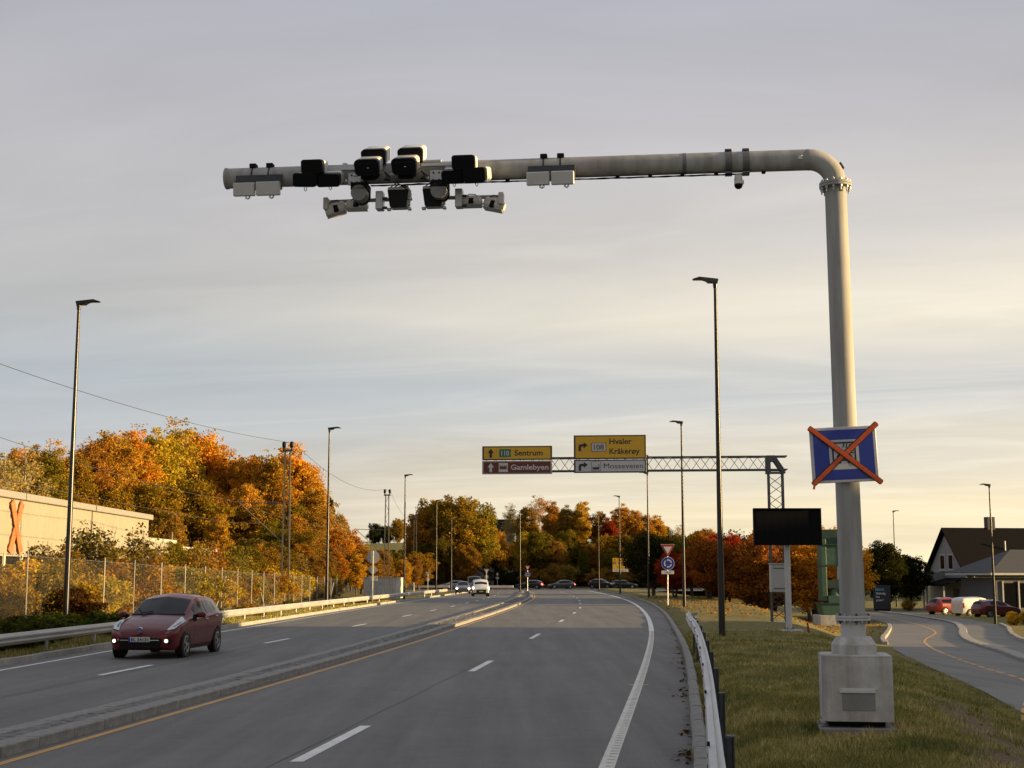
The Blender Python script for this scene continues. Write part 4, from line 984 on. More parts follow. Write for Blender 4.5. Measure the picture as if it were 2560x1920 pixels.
# ================================================================== LED MESSAGE BOARD
led = thing('message_board', 'black unlit LED message board on a pale post', 'message board', (8.78, 45, .10))
MB().box((.06, 0, .06), (.70, .62, .34), .02).obj('footing', concr, led)
MB().cyl((0, 0, .2), (0, 0, 3.6), .095, n=20).obj('post', greyl, led, smooth=40)
bf = MB().cyl((0, 0, .225), (0, 0, .25), .17, n=20).obj('base_flange', galv, led, smooth=40)
for k in range(6): t = k * math.pi / 3; MB().cyl((.14 * math.cos(t), .14 * math.sin(t), .22), (.14 * math.cos(t), .14 * math.sin(t), .30), .016, n=6).obj('bolt', post_d, bf)
MB().box((-.02, -.17, 3.465), (2.13, .20, 1.17), .012).obj('cabinet', blackm, led)
ledm = mat('led_panel', (.007, .007, .009), .85, 0, .12, 30, spec=.1)
lm = MB().box((0, 0, 0), (.246, .012, .262), .003).mesh('led_module', ledm)
for i in range(8):
    for j in range(4):
        q = bpy.data.objects.new('led_module', lm); link(q, led, (-.02 + (i - 3.5) * .25, -.276, 3.465 + (j - 1.5) * .266)); KIDS.setdefault(led.name, []).append(q)
vis = MB().box((-.02, -.30, 4.045), (2.16, .10, .015)).box((-.02, -.29, 2.885), (2.16, .06, .015)).box((-1.09, -.29, 3.465), (.015, .06, 1.17)).box((1.05, -.29, 3.465), (.015, .06, 1.17)).obj('bezel', blackm, led)
o = thing('marker_peg', 'short red peg beside the footing of the black message board', 'marker', (9.35, 44.6, .05))
MB().cyl((0, 0, 0), (-.06, 0, .42), .045, .035, n=10).obj('stick', mat('peg_red', (.30, .03, .02), .6), o); MB().cyl((-.062, 0, .43), (-.07, 0, .50), .036, .03, n=10).obj('tip', mat('peg_dark', (.08, .02, .02), .6), o)
cb = thing('control_cabinet', 'grey steel control cabinet fixed to the lattice tower', 'cabinet', (10.25, 54.35, 1.38))
MB().box((0, 0, .55), (.66, .28, 1.05), .012).obj('body', greyl, cb); MB().box((0, -.15, .55), (.60, .02, .98), .008).obj('door', mat('cabinet_door', (.38, .385, .38), .5, .1, .06), cb)
MB().box((0, -.02, 1.10), (.70, .36, .03), .005).obj('roof', greyl, cb); MB().box((0, -.165, .93), (.46, .02, .03)).box((0, -.165, .16), (.46, .02, .03)).obj('hinge_bar', post_d, cb)

# ================================================================== SMALL ROAD SIGNS
def disc(r, y, x=0, z=0, n=32): return MB().cyl((x, y, z), (x, y + .012, z), r, n=n)
def tri(w, y0, y1, z, x=0): h = w * .866; return MB().prism([(x - w / 2, z + h / 2), (x + w / 2, z + h / 2), (x, z - h / 2)], y0, y1, lambda u, v, d: (u, d, v))
def round_sign(p, r, z):
    disc(r, 0, 0, z).obj('rim', sg_wht, p); disc(r * .93, -.006, 0, z).obj('disc', sg_blu, p)
    for k in range(3):
        P = []; a0 = R(90 + 120 * k)
        for q in range(7): P.append((r * .62 * math.cos(a0 - R(78) * q / 6), z + r * .62 * math.sin(a0 - R(78) * q / 6)))
        for q in range(6, -1, -1): P.append((r * .44 * math.cos(a0 - R(78) * q / 6), z + r * .44 * math.sin(a0 - R(78) * q / 6)))
        MB().prism(P, -.012, -.0065, lambda u, v, d: (u, d, v)).obj('arrow', sg_wht, p)
        c = a0 + R(10); P = [(r * .70 * math.cos(a0), z + r * .70 * math.sin(a0)), (r * .53 * math.cos(a0 + R(24)), z + r * .53 * math.sin(a0 + R(24))), (r * .36 * math.cos(a0), z + r * .36 * math.sin(a0))]
        MB().prism(P, -.012, -.0065, lambda u, v, d: (u, d, v)).obj('arrow_head', sg_wht, p)
rs = thing('roundabout_sign', 'yield triangle over blue roundabout disc and small plate on the right verge', 'road sign', (9.72, 88, .18))
MB().cyl((-.05, .06, -.2), (0, .06, 3.8), .04, n=12).obj('post', galv, rs, smooth=40)
z0 = 2.62
round_sign(rs, .41, z0)
tri(.90, 0, .012, z0 + .80).obj('triangle_rim', sg_wht, rs); tri(.86, -.008, -.002, z0 + .80).obj('triangle', sg_red, rs); tri(.52, -.014, -.009, z0 + .815).obj('triangle_field', sg_wht, rs)
MB().box((-.02, 0, z0 - .55), (.78, .015, .22), .004).obj('plate', sg_wht, rs)
put_text('150 m', .10, sg_blk, rs, face(-.20, z0 - .585, -.009), .38, .003)
o = thing('roundabout_sign', 'small far yield triangle over blue roundabout disc at the island nose', 'road sign', (2.05, 187, .1))
MB().cyl((0, .06, -.1), (0, .06, 3.3), .04, n=10).obj('post', galv, o)
round_sign(o, .36, 2.15); tri(.8, 0, .012, 2.98).obj('triangle', sg_red, o); tri(.46, -.008, -.002, 3.0).obj('triangle_field', sg_wht, o)
o = thing('roundabout_sign', 'tiny far blue roundabout disc right of the yellow direction sign', 'road sign', (19.2, 198, .0))
MB().cyl((0, .06, -.1), (0, .06, 3.0), .04, n=10).obj('post', galv, o); round_sign(o, .40, 3.0)
o = thing('warning_sign', 'tiny far grey triangular sign beside the far blue disc', 'road sign', (24.8, 205, 0))
MB().cyl((0, .06, -.1), (0, .06, 2.3), .04, n=10).obj('post', galv, o); tri(.55, 0, .015, 2.3).obj('triangle', sg_back, o)
ds = thing('direction_sign', 'small yellow and white direction sign on a white post, far right kerb', 'road sign', (12.35, 161, .15))
MB().cyl((-.05, .05, -.1), (-.05, .05, 3.4), .07, n=12).obj('post', sg_wht, ds)
MB().box((0, 0, 3.30), (1.76, .04, 1.26), .008).obj('board', sg_yel, ds); MB().box((0, 0, 2.515), (1.76, .04, .29), .008).obj('lower_board', sg_wht, ds)
MB().box((.32, -.024, 3.38), (1.02, .006, .24)).obj('brown_bar', sg_brn, ds); MB().box((-.62, -.024, 3.38), (.30, .006, .26)).obj('brown_tile', sg_brn, ds); MB().box((-.62, -.029, 3.38), (.09, .005, .15)).obj('tile_symbol', sg_wht, ds)
put_text('Sentrum', .20, sg_blk, ds, face(-.25, 3.63, -.024), .85); put_text('Gamlebyen', .15, sg_wht, ds, face(-.12, 3.33, -.029), .85)
put_text('Hvaler', .18, sg_blk, ds, face(-.25, 3.05, -.024), .6); put_text('Kråkerøy  108', .18, sg_blk, ds, face(-.35, 2.80, -.024), 1.1); put_text('Mosseveien', .16, sg_blk, ds, face(-.6, 2.45, -.024), 1.1)
arrow_up((-.62, 3.72), .22, .16, -.024, sg_blk, ds)
# backs of signs on the left
def back_sign(x, y, z, label, shapes, h):
    o = thing('road_sign', label, 'road sign', (x, y, z)); MB().cyl((0, -.05, -.2), (0, -.05, h), .035, n=10).obj('post', greyl, o, smooth=40)
    for kind, zc_, s_ in shapes:
        if kind == 'disc': MB().cyl((0, 0, zc_), (0, .015, zc_), s_ / 2, n=32).obj('disc', sg_back, o)
        elif kind == 'dia': MB().prism([(0, zc_ - s_ / 2), (s_ / 2, zc_), (0, zc_ + s_ / 2), (-s_ / 2, zc_)], 0, .015, lambda u, v, d: (u, d, v)).obj('diamond', sg_back, o)
        elif kind == 'tri': tri(s_, 0, .015, zc_).obj('triangle', sg_back, o)
        else: MB().box((0, .007, zc_), (s_, .015, s_ * .55), .003).obj('plate', sg_back, o)
back_sign(-9.95, 101, .0, 'grey backs of a round, a diamond and a square sign behind the left guardrail', [('disc', 3.38, .93), ('dia', 2.48, .78), ('plate', 1.86, .66)], 3.8)
back_sign(-11.9, 200, 0, 'grey back of a yield sign over a disc, far left by the T lamp', [('tri', 2.3, .8), ('disc', 1.55, .55)], 2.3)
back_sign(-3.8, 210, 0, 'grey back of a yield sign over a disc, behind the white van', [('tri', 2.75, .8), ('disc', 1.95, .55)], 2.9)
back_sign(-2.3, 222, 0, 'small grey diamond sign back right of the white van', [('dia', 2.35, .5), ('plate', 1.75, .5)], 2.6)
MK = thing('advert_board', 'dark blue advertising board with white lettering in front of the dark bush', 'advertising board', (38.4, 147.0, -1.6), R(-8))
MB().box((0, 0, 1.45), (1.75, .16, 2.5), .02).obj('board', mat('board_navy', (.006, .008, .022), .4, 0, .2), MK)
MB().box((0, .05, .12), (1.5, .3, .25)).obj('foot', blackm, MK)
put_text('MEKK', .36, mat('letter_cyan', (.10, .32, .46), .5), MK, face(-.66, 2.12, -.085), .95, .012)
for k, (s_, w) in enumerate((('Skikkelig', .98), ('bra', .38), ('greier !', .80))): put_text(s_, .30, sg_wht, MK, face(-.60, 1.75 - .34 * k, -.085), w, .008)
# ================================================================== VEHICLES
def tab(pts): a = np.array(pts, float); return a[:, 0], a[:, 1]
class CarShape:
    TT = np.array([0, .17, .32, .35, .50, .545, .66, .80, .87, 1.0])
    def __init__(s, L, top, belt, wb, wr, zb, H):
        s.L = L; n = 140; s.l = np.linspace(0, L, n)
        def sm(pts, it=3):
            v = np.interp(s.l, *tab(pts)); k = np.array([.25, .5, .25])
            for _ in range(it): v[1:-1] = np.convolve(v, k, 'valid')
            return v
        s.top, s.belt, s.wb, s.wr, s.zb = sm(top), sm(belt), sm(wb), sm(wr), sm(zb)
    def P(s, l, t):
        l = min(max(l, 0), s.L); g = lambda a: float(np.interp(l, s.l, a))
        top, belt, wb, wr, zb = g(s.top), g(s.belt), g(s.wb), g(s.wr), g(s.zb)
        belt = min(belt, top - .02); hgt = top - belt; sg_ = 1 if t >= 0 else -1; t = abs(t)
        xs = [0, wr * .62, wr * .955, wr, wb * .965, wb, wb * 1.0, wb * .97, wb * .90, 0]
        zs = [top, top - .02 - .03 * min(1, hgt / .4), top - .05 - .09 * hgt, top - .08 - .16 * hgt, belt + .01, belt - .035, zb + .62 * (belt - zb), zb + .18 * (belt - zb), zb, zb]
        return Vector((sg_ * float(np.interp(t, s.TT, xs)), l - s.L / 2, float(np.interp(t, s.TT, zs))))
    def body(s, nl=64):
        ts = np.concatenate([np.linspace(-1, -.87, 2), np.linspace(-.84, -.5, 9), np.linspace(-.47, -.32, 5), np.linspace(-.28, .28, 11), np.linspace(.32, .47, 5), np.linspace(.5, .84, 9), np.linspace(.87, 1, 2)])
        ls = s.L * (0.5 - 0.5 * np.cos(np.linspace(0, math.pi, nl)))
        mb = MB().grid([[s.P(float(l), float(t)) for t in ts] for l in ls], closed=True)
        n = len(ts); o = (nl - 1) * n
        mb.f += [tuple(range(n))[::-1], tuple(range(o, o + n))]; return mb
    def patch(s, l0, l1, ta, tb, off=.006, n=10, m=6, warp=None):
        rows_ = []; c = Vector((0, 0, .7))
        for i in range(n + 1):
            u = i / n; r_ = []
            for j in range(m + 1):
                v = j / m; a, b = (ta(u), tb(u)) if callable(ta) else (ta, tb)
                la = l0(v) if callable(l0) else l0; lb = l1(v) if callable(l1) else l1
                l = la + (lb - la) * u; t = a + (b - a) * v
                p = s.P(l, t); e = .02
                du = s.P(min(l + e, s.L), t) - s.P(max(l - e, 0), t); dv = s.P(l, t + .01) - s.P(l, t - .01)
                nn = du.cross(dv)
                nn = nn.normalized() if nn.length > 1e-9 else Vector((0, 0, 1))
                if nn.dot(p - Vector((0, p.y * .8, .6))) < 0: nn = -nn
                r_.append(p + nn * off)
            rows_.append(r_)
        return MB().grid(rows_)
def wheel_meshes(r, w=.21):
    M_ = Matrix.Rotation(R(90), 4, 'Y')
    ty = MB().lathe([(r * .66, -w / 2), (r * .93, -w / 2), (r, -w / 2 + .03), (r, w / 2 - .03), (r * .93, w / 2), (r * .66, w / 2)], 28, M=M_, caps=False)
    rim = MB()
    rim.lathe([(r * .60, w / 2 - .035), (r * .67, w / 2 - .008), (r * .69, w / 2 + .002), (r * .66, w / 2 + .004)], 28, M=M_, caps=False)
    for k in range(5):
        for d in (-9, 9):
            a = R(72 * k + d); rim.box((w / 2 - .012, math.cos(a) * r * .36, math.sin(a) * r * .36), (.022, r * .075, r * .60), 0, Matrix.Rotation(a - R(90), 3, 'X'))
    rim.cyl((w / 2 - .03, 0, 0), (w / 2 + .006, 0, 0), r * .16, n=16)
    dk = MB().cyl((-w / 2 + .02, 0, 0), (w / 2 - .05, 0, 0), r * .67, n=24)
    return ty.mesh('tyre', rubber, smooth=40), rim.mesh('rim', alloy, smooth=40), dk.mesh('hub', blackm)
WHL = {}
def car(name, label, cat, loc, rz, sh, m, wheels, r=.32, track=.76, lights=None, tails=None, detail=1, group=None, wind=None, sidew=None, rearw=None, z=0):
    o = thing(name, label, cat, (loc[0], loc[1], z), rz, group)
    o_body = sh.body(64 if detail > 1 else 40).obj('body', m, o, smooth=32)
    if r not in WHL: WHL[r] = wheel_meshes(r)
    ty, rm, dk = WHL[r]
    for l in wheels:
        for s_ in (-1, 1):
            a = MB().cyl((s_ * (track + .075), l - sh.L / 2, r + .01), (s_ * (track + .122), l - sh.L / 2, r + .01), r + .055, n=28).obj('wheel_arch', blackm, o)
            w = bpy.data.objects.new('wheel', dk); link(w, o, (s_ * (track + .03), l - sh.L / 2, r), 0 if s_ > 0 else math.pi); KIDS.setdefault(o.name, []).append(w)
            for nm, me in (('tyre', ty), ('rim', rm)):
                q = bpy.data.objects.new(nm, me); link(q, w); KIDS.setdefault(w.name, []).append(q)
    if wind: sh.patch(*wind).obj('windscreen', glass_d, o, smooth=60)
    for pw in (sidew or []):
        for s_ in (-1, 1): sh.patch(pw[0], pw[1], s_ * pw[2], s_ * pw[3], .007).obj('side_window', glass_d, o, smooth=60)
    if rearw: sh.patch(*rearw).obj('rear_window', glass_d, o, smooth=60)
    for (pl, mm) in (lights or []):
        for s_ in (-1, 1): sh.patch(pl[0], pl[1], s_ * pl[2], s_ * pl[3], .008).obj('headlight', mm, o, smooth=60)
    for (pl, mm) in (tails or []):
        for s_ in (-1, 1): sh.patch(pl[0], pl[1], s_ * pl[2], s_ * pl[3], .008).obj('tail_light', mm, o, smooth=60)
    return o
def cpaint(n, c, **k): return mat(n, c, .28, .25, .06, 2, coat=.8, **k)
# ---- the red hatchback
hatch = CarShape(4.45,
    top=[(0, .60), (.05, .68), (.18, .76), (.45, .86), (.8, .955), (1.08, 1.01), (1.25, 1.06), (1.7, 1.31), (2.05, 1.49), (2.5, 1.57), (3.1, 1.57), (3.7, 1.52), (4.05, 1.45), (4.2, 1.36), (4.33, 1.05), (4.42, .86), (4.45, .78)],
    belt=[(0, .55), (.12, .64), (.45, .78), (1.0, .90), (1.4, .94), (2.5, .99), (3.6, 1.06), (4.2, 1.02), (4.45, .74)],
    wb=[(0, .44), (.04, .60), (.12, .74), (.3, .83), (.6, .875), (1.2, .885), (3.4, .885), (4.0, .86), (4.25, .80), (4.4, .70), (4.45, .60)],
    wr=[(0, .36), (.12, .58), (.5, .70), (1.0, .75), (1.5, .71), (2.1, .665), (3.2, .66), (3.9, .63), (4.3, .62), (4.45, .5)],
    zb=[(0, .34), (.08, .24), (.3, .20), (.9, .19), (3.6, .19), (4.2, .24), (4.45, .36)], H=1.55)
red = mat('red_car_paint', (.105, .003, .006), .42, 0, .05, 2, coat=.6, spec=.2)
rc = car('hatchback_car', 'dark red electric hatchback with lit fog lamps driving towards us', 'car', (-8.9, 36.9), R(-4.5), hatch, red, (.88, 3.58), .315, .755, detail=2,
         wind=(lambda v: 1.26 + .10 * (2 * v - 1) ** 2, lambda v: 2.02 + .04 * (2 * v - 1) ** 2, -.295, .295, .006, 10, 12),
         sidew=[(1.78, 2.60, .36, .485), (2.68, 3.42, .362, .485)], rearw=(3.98, 4.28, -.27, .27))
for s_ in (-1, 1):
    hatch.patch(lambda v: .20 + .06 * v, lambda v: 1.16 - .22 * v, lambda u: s_ * (.33 - .05 * u), lambda u: s_ * (.49 + .01 * u), .018, 12, 6).obj('headlight', headl, rc, smooth=60)
    hatch.patch(.40, .80, s_ * .37, s_ * .43, .024, 8, 3).obj('headlight_core', mat('lamp_core', (.10, .13, .17), .15, .4, .5, 20), rc, smooth=60)
    hatch.patch(3.46, 3.66, s_ * .365, s_ * .47, .008, 6, 4).obj('quarter_window', glass_d, rc, smooth=60)
    hatch.patch(4.2, 4.40, s_ * .45, s_ * .62, .01, 6, 4).obj('tail_light', taill, rc, smooth=60)
    # door shut lines, handles, mirror, sill
    for l in (1.52, 2.64, 3.52): hatch.patch(l - .006, l + .006, s_ * .5, s_ * .80, .003, 1, 12).obj('door_gap', blackm, rc)
    for l in (2.50, 3.38): MB().box(hatch.P(l, s_ * .56) + Vector((s_ * .025, 0, -.01)), (.035, .20, .032), .012).obj('door_handle', mat('handle_chrome', (.5, .42, .42), .25, .6, .05), rc)
    p = hatch.P(1.62, s_ * .5); MB().box(p + Vector((s_ * .17, -.01, .075)), (.23, .17, .145), .045).box(p + Vector((s_ * .05, .0, .02)), (.10, .09, .035), .01).obj('mirror', red, rc, smooth=40)
    MB().box(p + Vector((s_ * .03, -.10, .0)), (.03, .26, .17), .01).obj('mirror_base', blackm, rc)
    hatch.patch(.5, 4.0, s_ * .82, s_ * .868, .004, 16, 2).obj('sill', mat('sill_dark', (.035, .006, .007), .5), rc, smooth=60)
    MB().lathe([(0, 0), (.038, .002), (.044, -.02)], 16, M=Matrix.Translation((s_ * .655, -2.232, .44)) @ Matrix.Rotation(R(90), 4, 'X') @ Matrix.Rotation(s_ * R(22), 4, 'Y')).obj('fog_lamp', fog_on, rc)
    MB().box((s_ * .67, -2.15, .43), (.17, .10, .13), .04, Matrix.Rotation(s_ * R(26), 3, 'Z')).obj('fog_bezel', blackm, rc)
# front: intake, chrome bar, plate, badge, wiper
MB().prism([(-.56, .42), (-.50, .50), (-.25, .515), (.25, .515), (.50, .50), (.56, .42), (.46, .275), (.2, .265), (-.2, .265), (-.46, .275)], -2.272, -2.05, lambda u, v, d: (u, d + .13 * abs(u) ** 1.8, v)).obj('lower_intake', black, rc)
for s_ in (-1, 1): MB().box((s_ * .375, -2.268, .455), (.22, .03, .018), .004, Matrix.Rotation(s_ * R(8), 3, 'Z')).obj('chrome_bar', chrome, rc)
pt_ = MB().box((0, -2.29, .475), (.53, .02, .118), .004).obj('number_plate', sg_wht, rc)
MB().box((-.243, -2.3015, .475), (.042, .004, .11)).obj('country_band', sg_blu, pt_)
put_text('EL 24131', .105, sg_blk, pt_, face(-.195, .437, -2.303), .425, .003)
MB().cyl((0, -2.225, .715), (0, -2.26, .705), .065, n=20).obj('badge_ring', chrome, rc); MB().box((0, -2.262, .704), (.15, .012, .030), .004).obj('badge_bar', mat('badge_blue', (.08, .10, .3), .3, .4), rc)
wp = MB(); wp.tube([hatch.P(1.33, -.05) + Vector((0, -.01, .025)), hatch.P(1.30, -.16) + Vector((0, -.01, .03)), hatch.P(1.58, -.27) + Vector((0, -.02, .02))], .010, 5); wp.obj('wiper', blackm, rc)
hatch.patch(lambda v: 1.19 + .10 * (2 * v - 1) ** 2, lambda v: 1.27 + .10 * (2 * v - 1) ** 2, -.32, .32, .004, 2, 12).obj('cowl', blackm, rc, smooth=60)
MB().box((.80, -.55, .40), (.012, .16, .03)).obj('side_badge', galv, rc)
# ---- other traffic
van = CarShape(3.95, top=[(0, .92), (.12, 1.02), (.45, 1.10), (.66, 1.16), (1.05, 1.46), (1.25, 1.64), (1.6, 1.73), (2.2, 1.74), (3.7, 1.70), (3.9, 1.62), (3.95, 1.4)],
    belt=[(0, .7), (.4, .9), (.9, 1.0), (3.95, 1.02)], wb=[(0, .70), (.15, .80), (.4, .84), (3.7, .84), (3.95, .80)], wr=[(0, .62), (.4, .72), (1.2, .76), (3.95, .77)], zb=[(0, .26), (.3, .2), (3.95, .25)], H=1.73)
suv = CarShape(4.5, top=[(0, .8), (.2, .95), (1.0, 1.05), (1.2, 1.1), (1.85, 1.55), (2.4, 1.65), (3.6, 1.62), (4.1, 1.5), (4.4, 1.1), (4.5, .9)],
    belt=[(0, .7), (.5, .9), (1.3, 1.0), (4.0, 1.08), (4.5, .85)], wb=[(0, .66), (.2, .85), (.6, .9), (4.0, .9), (4.5, .75)], wr=[(0, .5), (1.1, .7), (2, .62), (4.0, .60), (4.5, .5)], zb=[(0, .32), (.3, .25), (4.2, .25), (4.5, .38)], H=1.65)
est = CarShape(4.6, top=[(0, .6), (.2, .75), (1.1, .92), (1.3, .98), (2.0, 1.40), (2.5, 1.46), (3.7, 1.42), (4.2, 1.28), (4.5, .95), (4.6, .8)],
    belt=[(0, .52), (.5, .72), (1.3, .86), (4.0, .93), (4.6, .72)], wb=[(0, .60), (.2, .80), (.6, .88), (4.1, .87), (4.6, .7)], wr=[(0, .5), (1.1, .7), (2, .60), (4.0, .57), (4.6, .5)], zb=[(0, .28), (.3, .2), (4.2, .2), (4.6, .34)], H=1.46)
def W3(sh, a, b): return (a, b, -.29, .29)
vw = cpaint('white_van_paint', (.68, .68, .67)); bk = cpaint('black_car_paint', (.012, .013, .016)); gr = cpaint('dark_grey_car_paint', (.05, .052, .058)); sv_ = cpaint('silver_car_paint', (.25, .26, .28)); dr = cpaint('wine_red_car_paint', (.09, .008, .014)); rd = cpaint('bright_red_car_paint', (.20, .012, .014))
o = car('delivery_van', 'small white van with lit headlights coming along the left carriageway', 'van', (-3.25, 145), R(4), van, vw, (.75, 3.2), .30, .72, lights=[((.12, .42, .40, .56), head_on)], wind=(.76, 1.06, -.27, .27), sidew=[(1.2, 2.1, .365, .48)])
MB().box((0, -2.0, .48), (1.0, .06, .42), .03).obj('grille', blackm, o); MB().box((0, -2.035, .50), (.45, .02, .11)).obj('number_plate', mat('green_plate', (.12, .22, .18), .5), o); MB().box((0, -1.95, .30), (1.55, .1, .14), .03).obj('bumper', blackm, o)
car('estate_car', 'dark car with lit headlights behind the white van at the kerb', 'car', (-5.75, 166), R(2), est, gr, (.85, 3.6), .31, .76, lights=[((.10, .34, .40, .54), head_on)], wind=W3(est, 1.34, 2.0), sidew=[(1.8, 3.6, .365, .48)])
o = car('box_van', 'tall dark van with one lit headlight half hidden behind the white van', 'van', (-4.75, 178), R(3), CarShape(5.2, top=[(0, .9), (.3, 1.1), (.7, 1.2), (1.3, 1.85), (1.6, 2.05), (5.0, 2.08), (5.2, 1.9)], belt=[(0, .8), (.6, 1.05), (5.2, 1.15)], wb=[(0, .75), (.2, .9), (.5, .95), (5.2, .93)], wr=[(0, .6), (.8, .8), (5.2, .86)], zb=[(0, .3), (.3, .24), (5.2, .3)], H=2), bk, (.9, 4.1), .33, .8, lights=[((.10, .36, .42, .56), head_on)], wind=(.78, 1.42, -.29, .29), sidew=[(1.3, 2.2, .365, .48)])
car('hatchback_car', 'dark hatchback with a lit tail light crossing at the far roundabout', 'car', (8.0, 231), R(-72), est, gr, (.85, 3.6), .31, .76, tails=[((4.35, 4.6, .42, .62), tail_on)], wind=W3(est, 1.34, 2.0), sidew=[(1.8, 3.6, .365, .48)], rearw=(4.1, 4.4, -.26, .26), group='dark cars at the far roundabout')
car('people_carrier', 'black people carrier with a pale reflecting windscreen at the far roundabout', 'car', (14.7, 231), R(62), suv, bk, (.9, 3.6), .34, .79, wind=W3(suv, 1.22, 1.9), sidew=[(1.8, 3.8, .365, .48)], lights=[((.12, .4, .4, .54), headl)], group='dark cars at the far roundabout')
car('estate_car', 'low dark estate car behind the yellow direction sign post', 'car', (18.7, 236), R(80), est, bk, (.85, 3.6), .31, .76, wind=W3(est, 1.34, 2.0), sidew=[(1.8, 3.7, .365, .48)], lights=[((.10, .34, .40, .54), headl)], group='dark cars at the far roundabout')
car('estate_car', 'dark car with a glowing red tail light left of the crossing hatchback', 'car', (2.8, 226), R(-100), est, bk, (.85, 3.6), .31, .76, tails=[((4.3, 4.6, .40, .62), tail_on)], wind=W3(est, 1.34, 2.0), sidew=[(1.8, 3.6, .365, .48)], group='dark cars at the far roundabout')
car('estate_car', 'silver car behind the far barrier left of the oncoming traffic', 'car', (-9.2, 219), R(-80), est, sv_, (.85, 3.6), .31, .76, wind=W3(est, 1.34, 2.0), sidew=[(1.8, 3.6, .365, .48)])
# parked by the grey house
car('parked_car', 'bright red car parked at the left end by the grey house', 'car', (41.2, 133.5), R(116), suv, rd, (.9, 3.6), .34, .79, wind=W3(suv, 1.22, 1.9), sidew=[(1.8, 3.8, .365, .48)], rearw=(4.0, 4.35, -.26, .26), tails=[((4.2, 4.45, .42, .6), taill)], z=-1.56, group='cars parked by the grey house')
o = car('parked_van', 'white small van parked between the two red cars', 'van', (42.2, 129.3), R(112), van, vw, (.75, 3.2), .30, .72, wind=(.76, 1.06, -.27, .27), sidew=[(1.2, 2.1, .365, .48)], tails=[((3.8, 3.95, .44, .66), taill)], z=-1.56, group='cars parked by the grey house')
car('parked_car', 'wine red hatchback parked behind the sunlit lamp post', 'car', (42.7, 125.0), R(110), hatch, dr, (.88, 3.58), .315, .755, wind=(1.26, 2.02, -.29, .29), sidew=[(1.78, 2.6, .36, .485), (2.68, 3.4, .362, .485)], rearw=(3.98, 4.28, -.27, .27), tails=[((4.2, 4.4, .45, .62), taill)], z=-1.56, group='cars parked by the grey house')

# ================================================================== BUILDINGS
# ---- pale warehouse with the orange cross
clad = mat('cream_cladding', (.30, .28, .225), .6, .05, .08, 1.2, dirt=.15)
wh = thing('warehouse', 'long cream warehouse with a large orange cross on its facade', 'building', (-30, 95, .6))
def corr(y0, y1, z0, z1, x, nm, m, par, pitch=.30, dep=.035):
    P = []; y = y0
    n = max(1, int(round((y1 - y0) / pitch))); pitch = (y1 - y0) / n
    for k in range(n):
        P += [(y0 + pitch * k, 0), (y0 + pitch * (k + .45), 0), (y0 + pitch * (k + .55), dep), (y0 + pitch * (k + .9), dep)]
    P.append((y1, 0))
    rows_ = [[(x + d, y, z) for y, d in P] for z in (z0, z1)]
    mb = MB().grid(rows_); n0 = len(mb.v)
    mb.add([(x, y0, z0), (x, y1, z0), (x, y1, z1), (x, y0, z1), (x - .1, y0, z0), (x - .1, y1, z0), (x - .1, y1, z1), (x - .1, y0, z1)], [(4, 5, 6, 7), (0, 4, 7, 3), (1, 2, 6, 5), (3, 7, 6, 2), (0, 1, 5, 4)])
    return mb.obj(nm, m, par, world=True, fix=False)
fz0, fz1 = 3.35, 6.62
ye = [74, 80.0, 86.1, 92.2, 98.3, 104.4, 110.5, 116.0]
for a, b_ in zip(ye[:-1], ye[1:]): corr(a + .03, b_ - .03, fz0, fz1, -30, 'cladding_panel', clad, wh)
MB().box((-37, 95, 3.5), (13.9, 41.6, 6.2)).obj('hall', mat('warehouse_inner', (.33, .31, .27), .8), wh, world=True)
MB().box((-36.2, 95, 6.83), (13.0, 42.8, .42), .03).obj('roof_fascia', mat('fascia_grey', (.27, .265, .25), .6, .1, .08), wh, world=True)
MB().box((-29.9, 82.9 + .0, fz0 + 0), (.06, .01, .01)).obj('bracket', galv, wh, world=True)
orange = mat('orange_boards', (.50, .15, .045), .55, 0, .08, 3)
for sgn_ in (1, -1):
    MB().box((-29.88 + (.03 if sgn_ > 0 else 0), 84.75, (fz0 + fz1) / 2 - .05), (.06, .58, 3.55), 0, Matrix.Rotation(sgn_ * R(31), 3, 'X')).obj('orange_cross_board', orange, wh, world=True)
lowm = mat('warehouse_base', (.50, .46, .36), .7, 0, .08)
for k in range(14):
    y0 = 74.6 + k * 2.95
    MB().box((-30.1, y0 - .05, 2.0), (.22, .30, 2.68)).obj('pier', lowm, wh, world=True)
    w_ = MB().box((-30.08, y0 + 1.42, 2.05), (.06, 2.55, 2.3)).obj('window', whitep, wh, world=True)
    for j in range(2): MB().box((-30.04, y0 + .80 + j * 1.25, 2.05), (.03, 1.12, 2.1)).obj('pane', glass_d, w_, world=True)
MB().box((-30.05, 95, .78), (.26, 41, .5)).obj('base_wall', lowm, wh, world=True)
# lower wing
wing = thing('warehouse_wing', 'lower cream wing with flat roof behind bushes at the end of the warehouse', 'building', (-30.5, 128, .4))
for a, b_ in zip([117.2, 123, 129, 135, 141], [123, 129, 135, 141, 147]): corr(a + .03, b_ - .03, .6, 5.0 - (.5 if a > 128 else 0), -30.6, 'cladding_panel', clad, wing)
MB().box((-37, 123, 5.12), (12.6, 12.0, .3)).box((-37, 138, 4.62), (12.6, 18.2, .3)).obj('roof', mat('fascia_pale', (.45, .43, .38), .6), wing, world=True)
MB().box((-37, 132, 2.4), (12.4, 29.6, 4.2)).obj('hall', MATS['warehouse_inner'], wing, world=True)
MB().cyl((-31, 128.4, 4.6), (-31, 128.4, 6.0), .05, n=8).obj('flue', galv, wing, world=True)
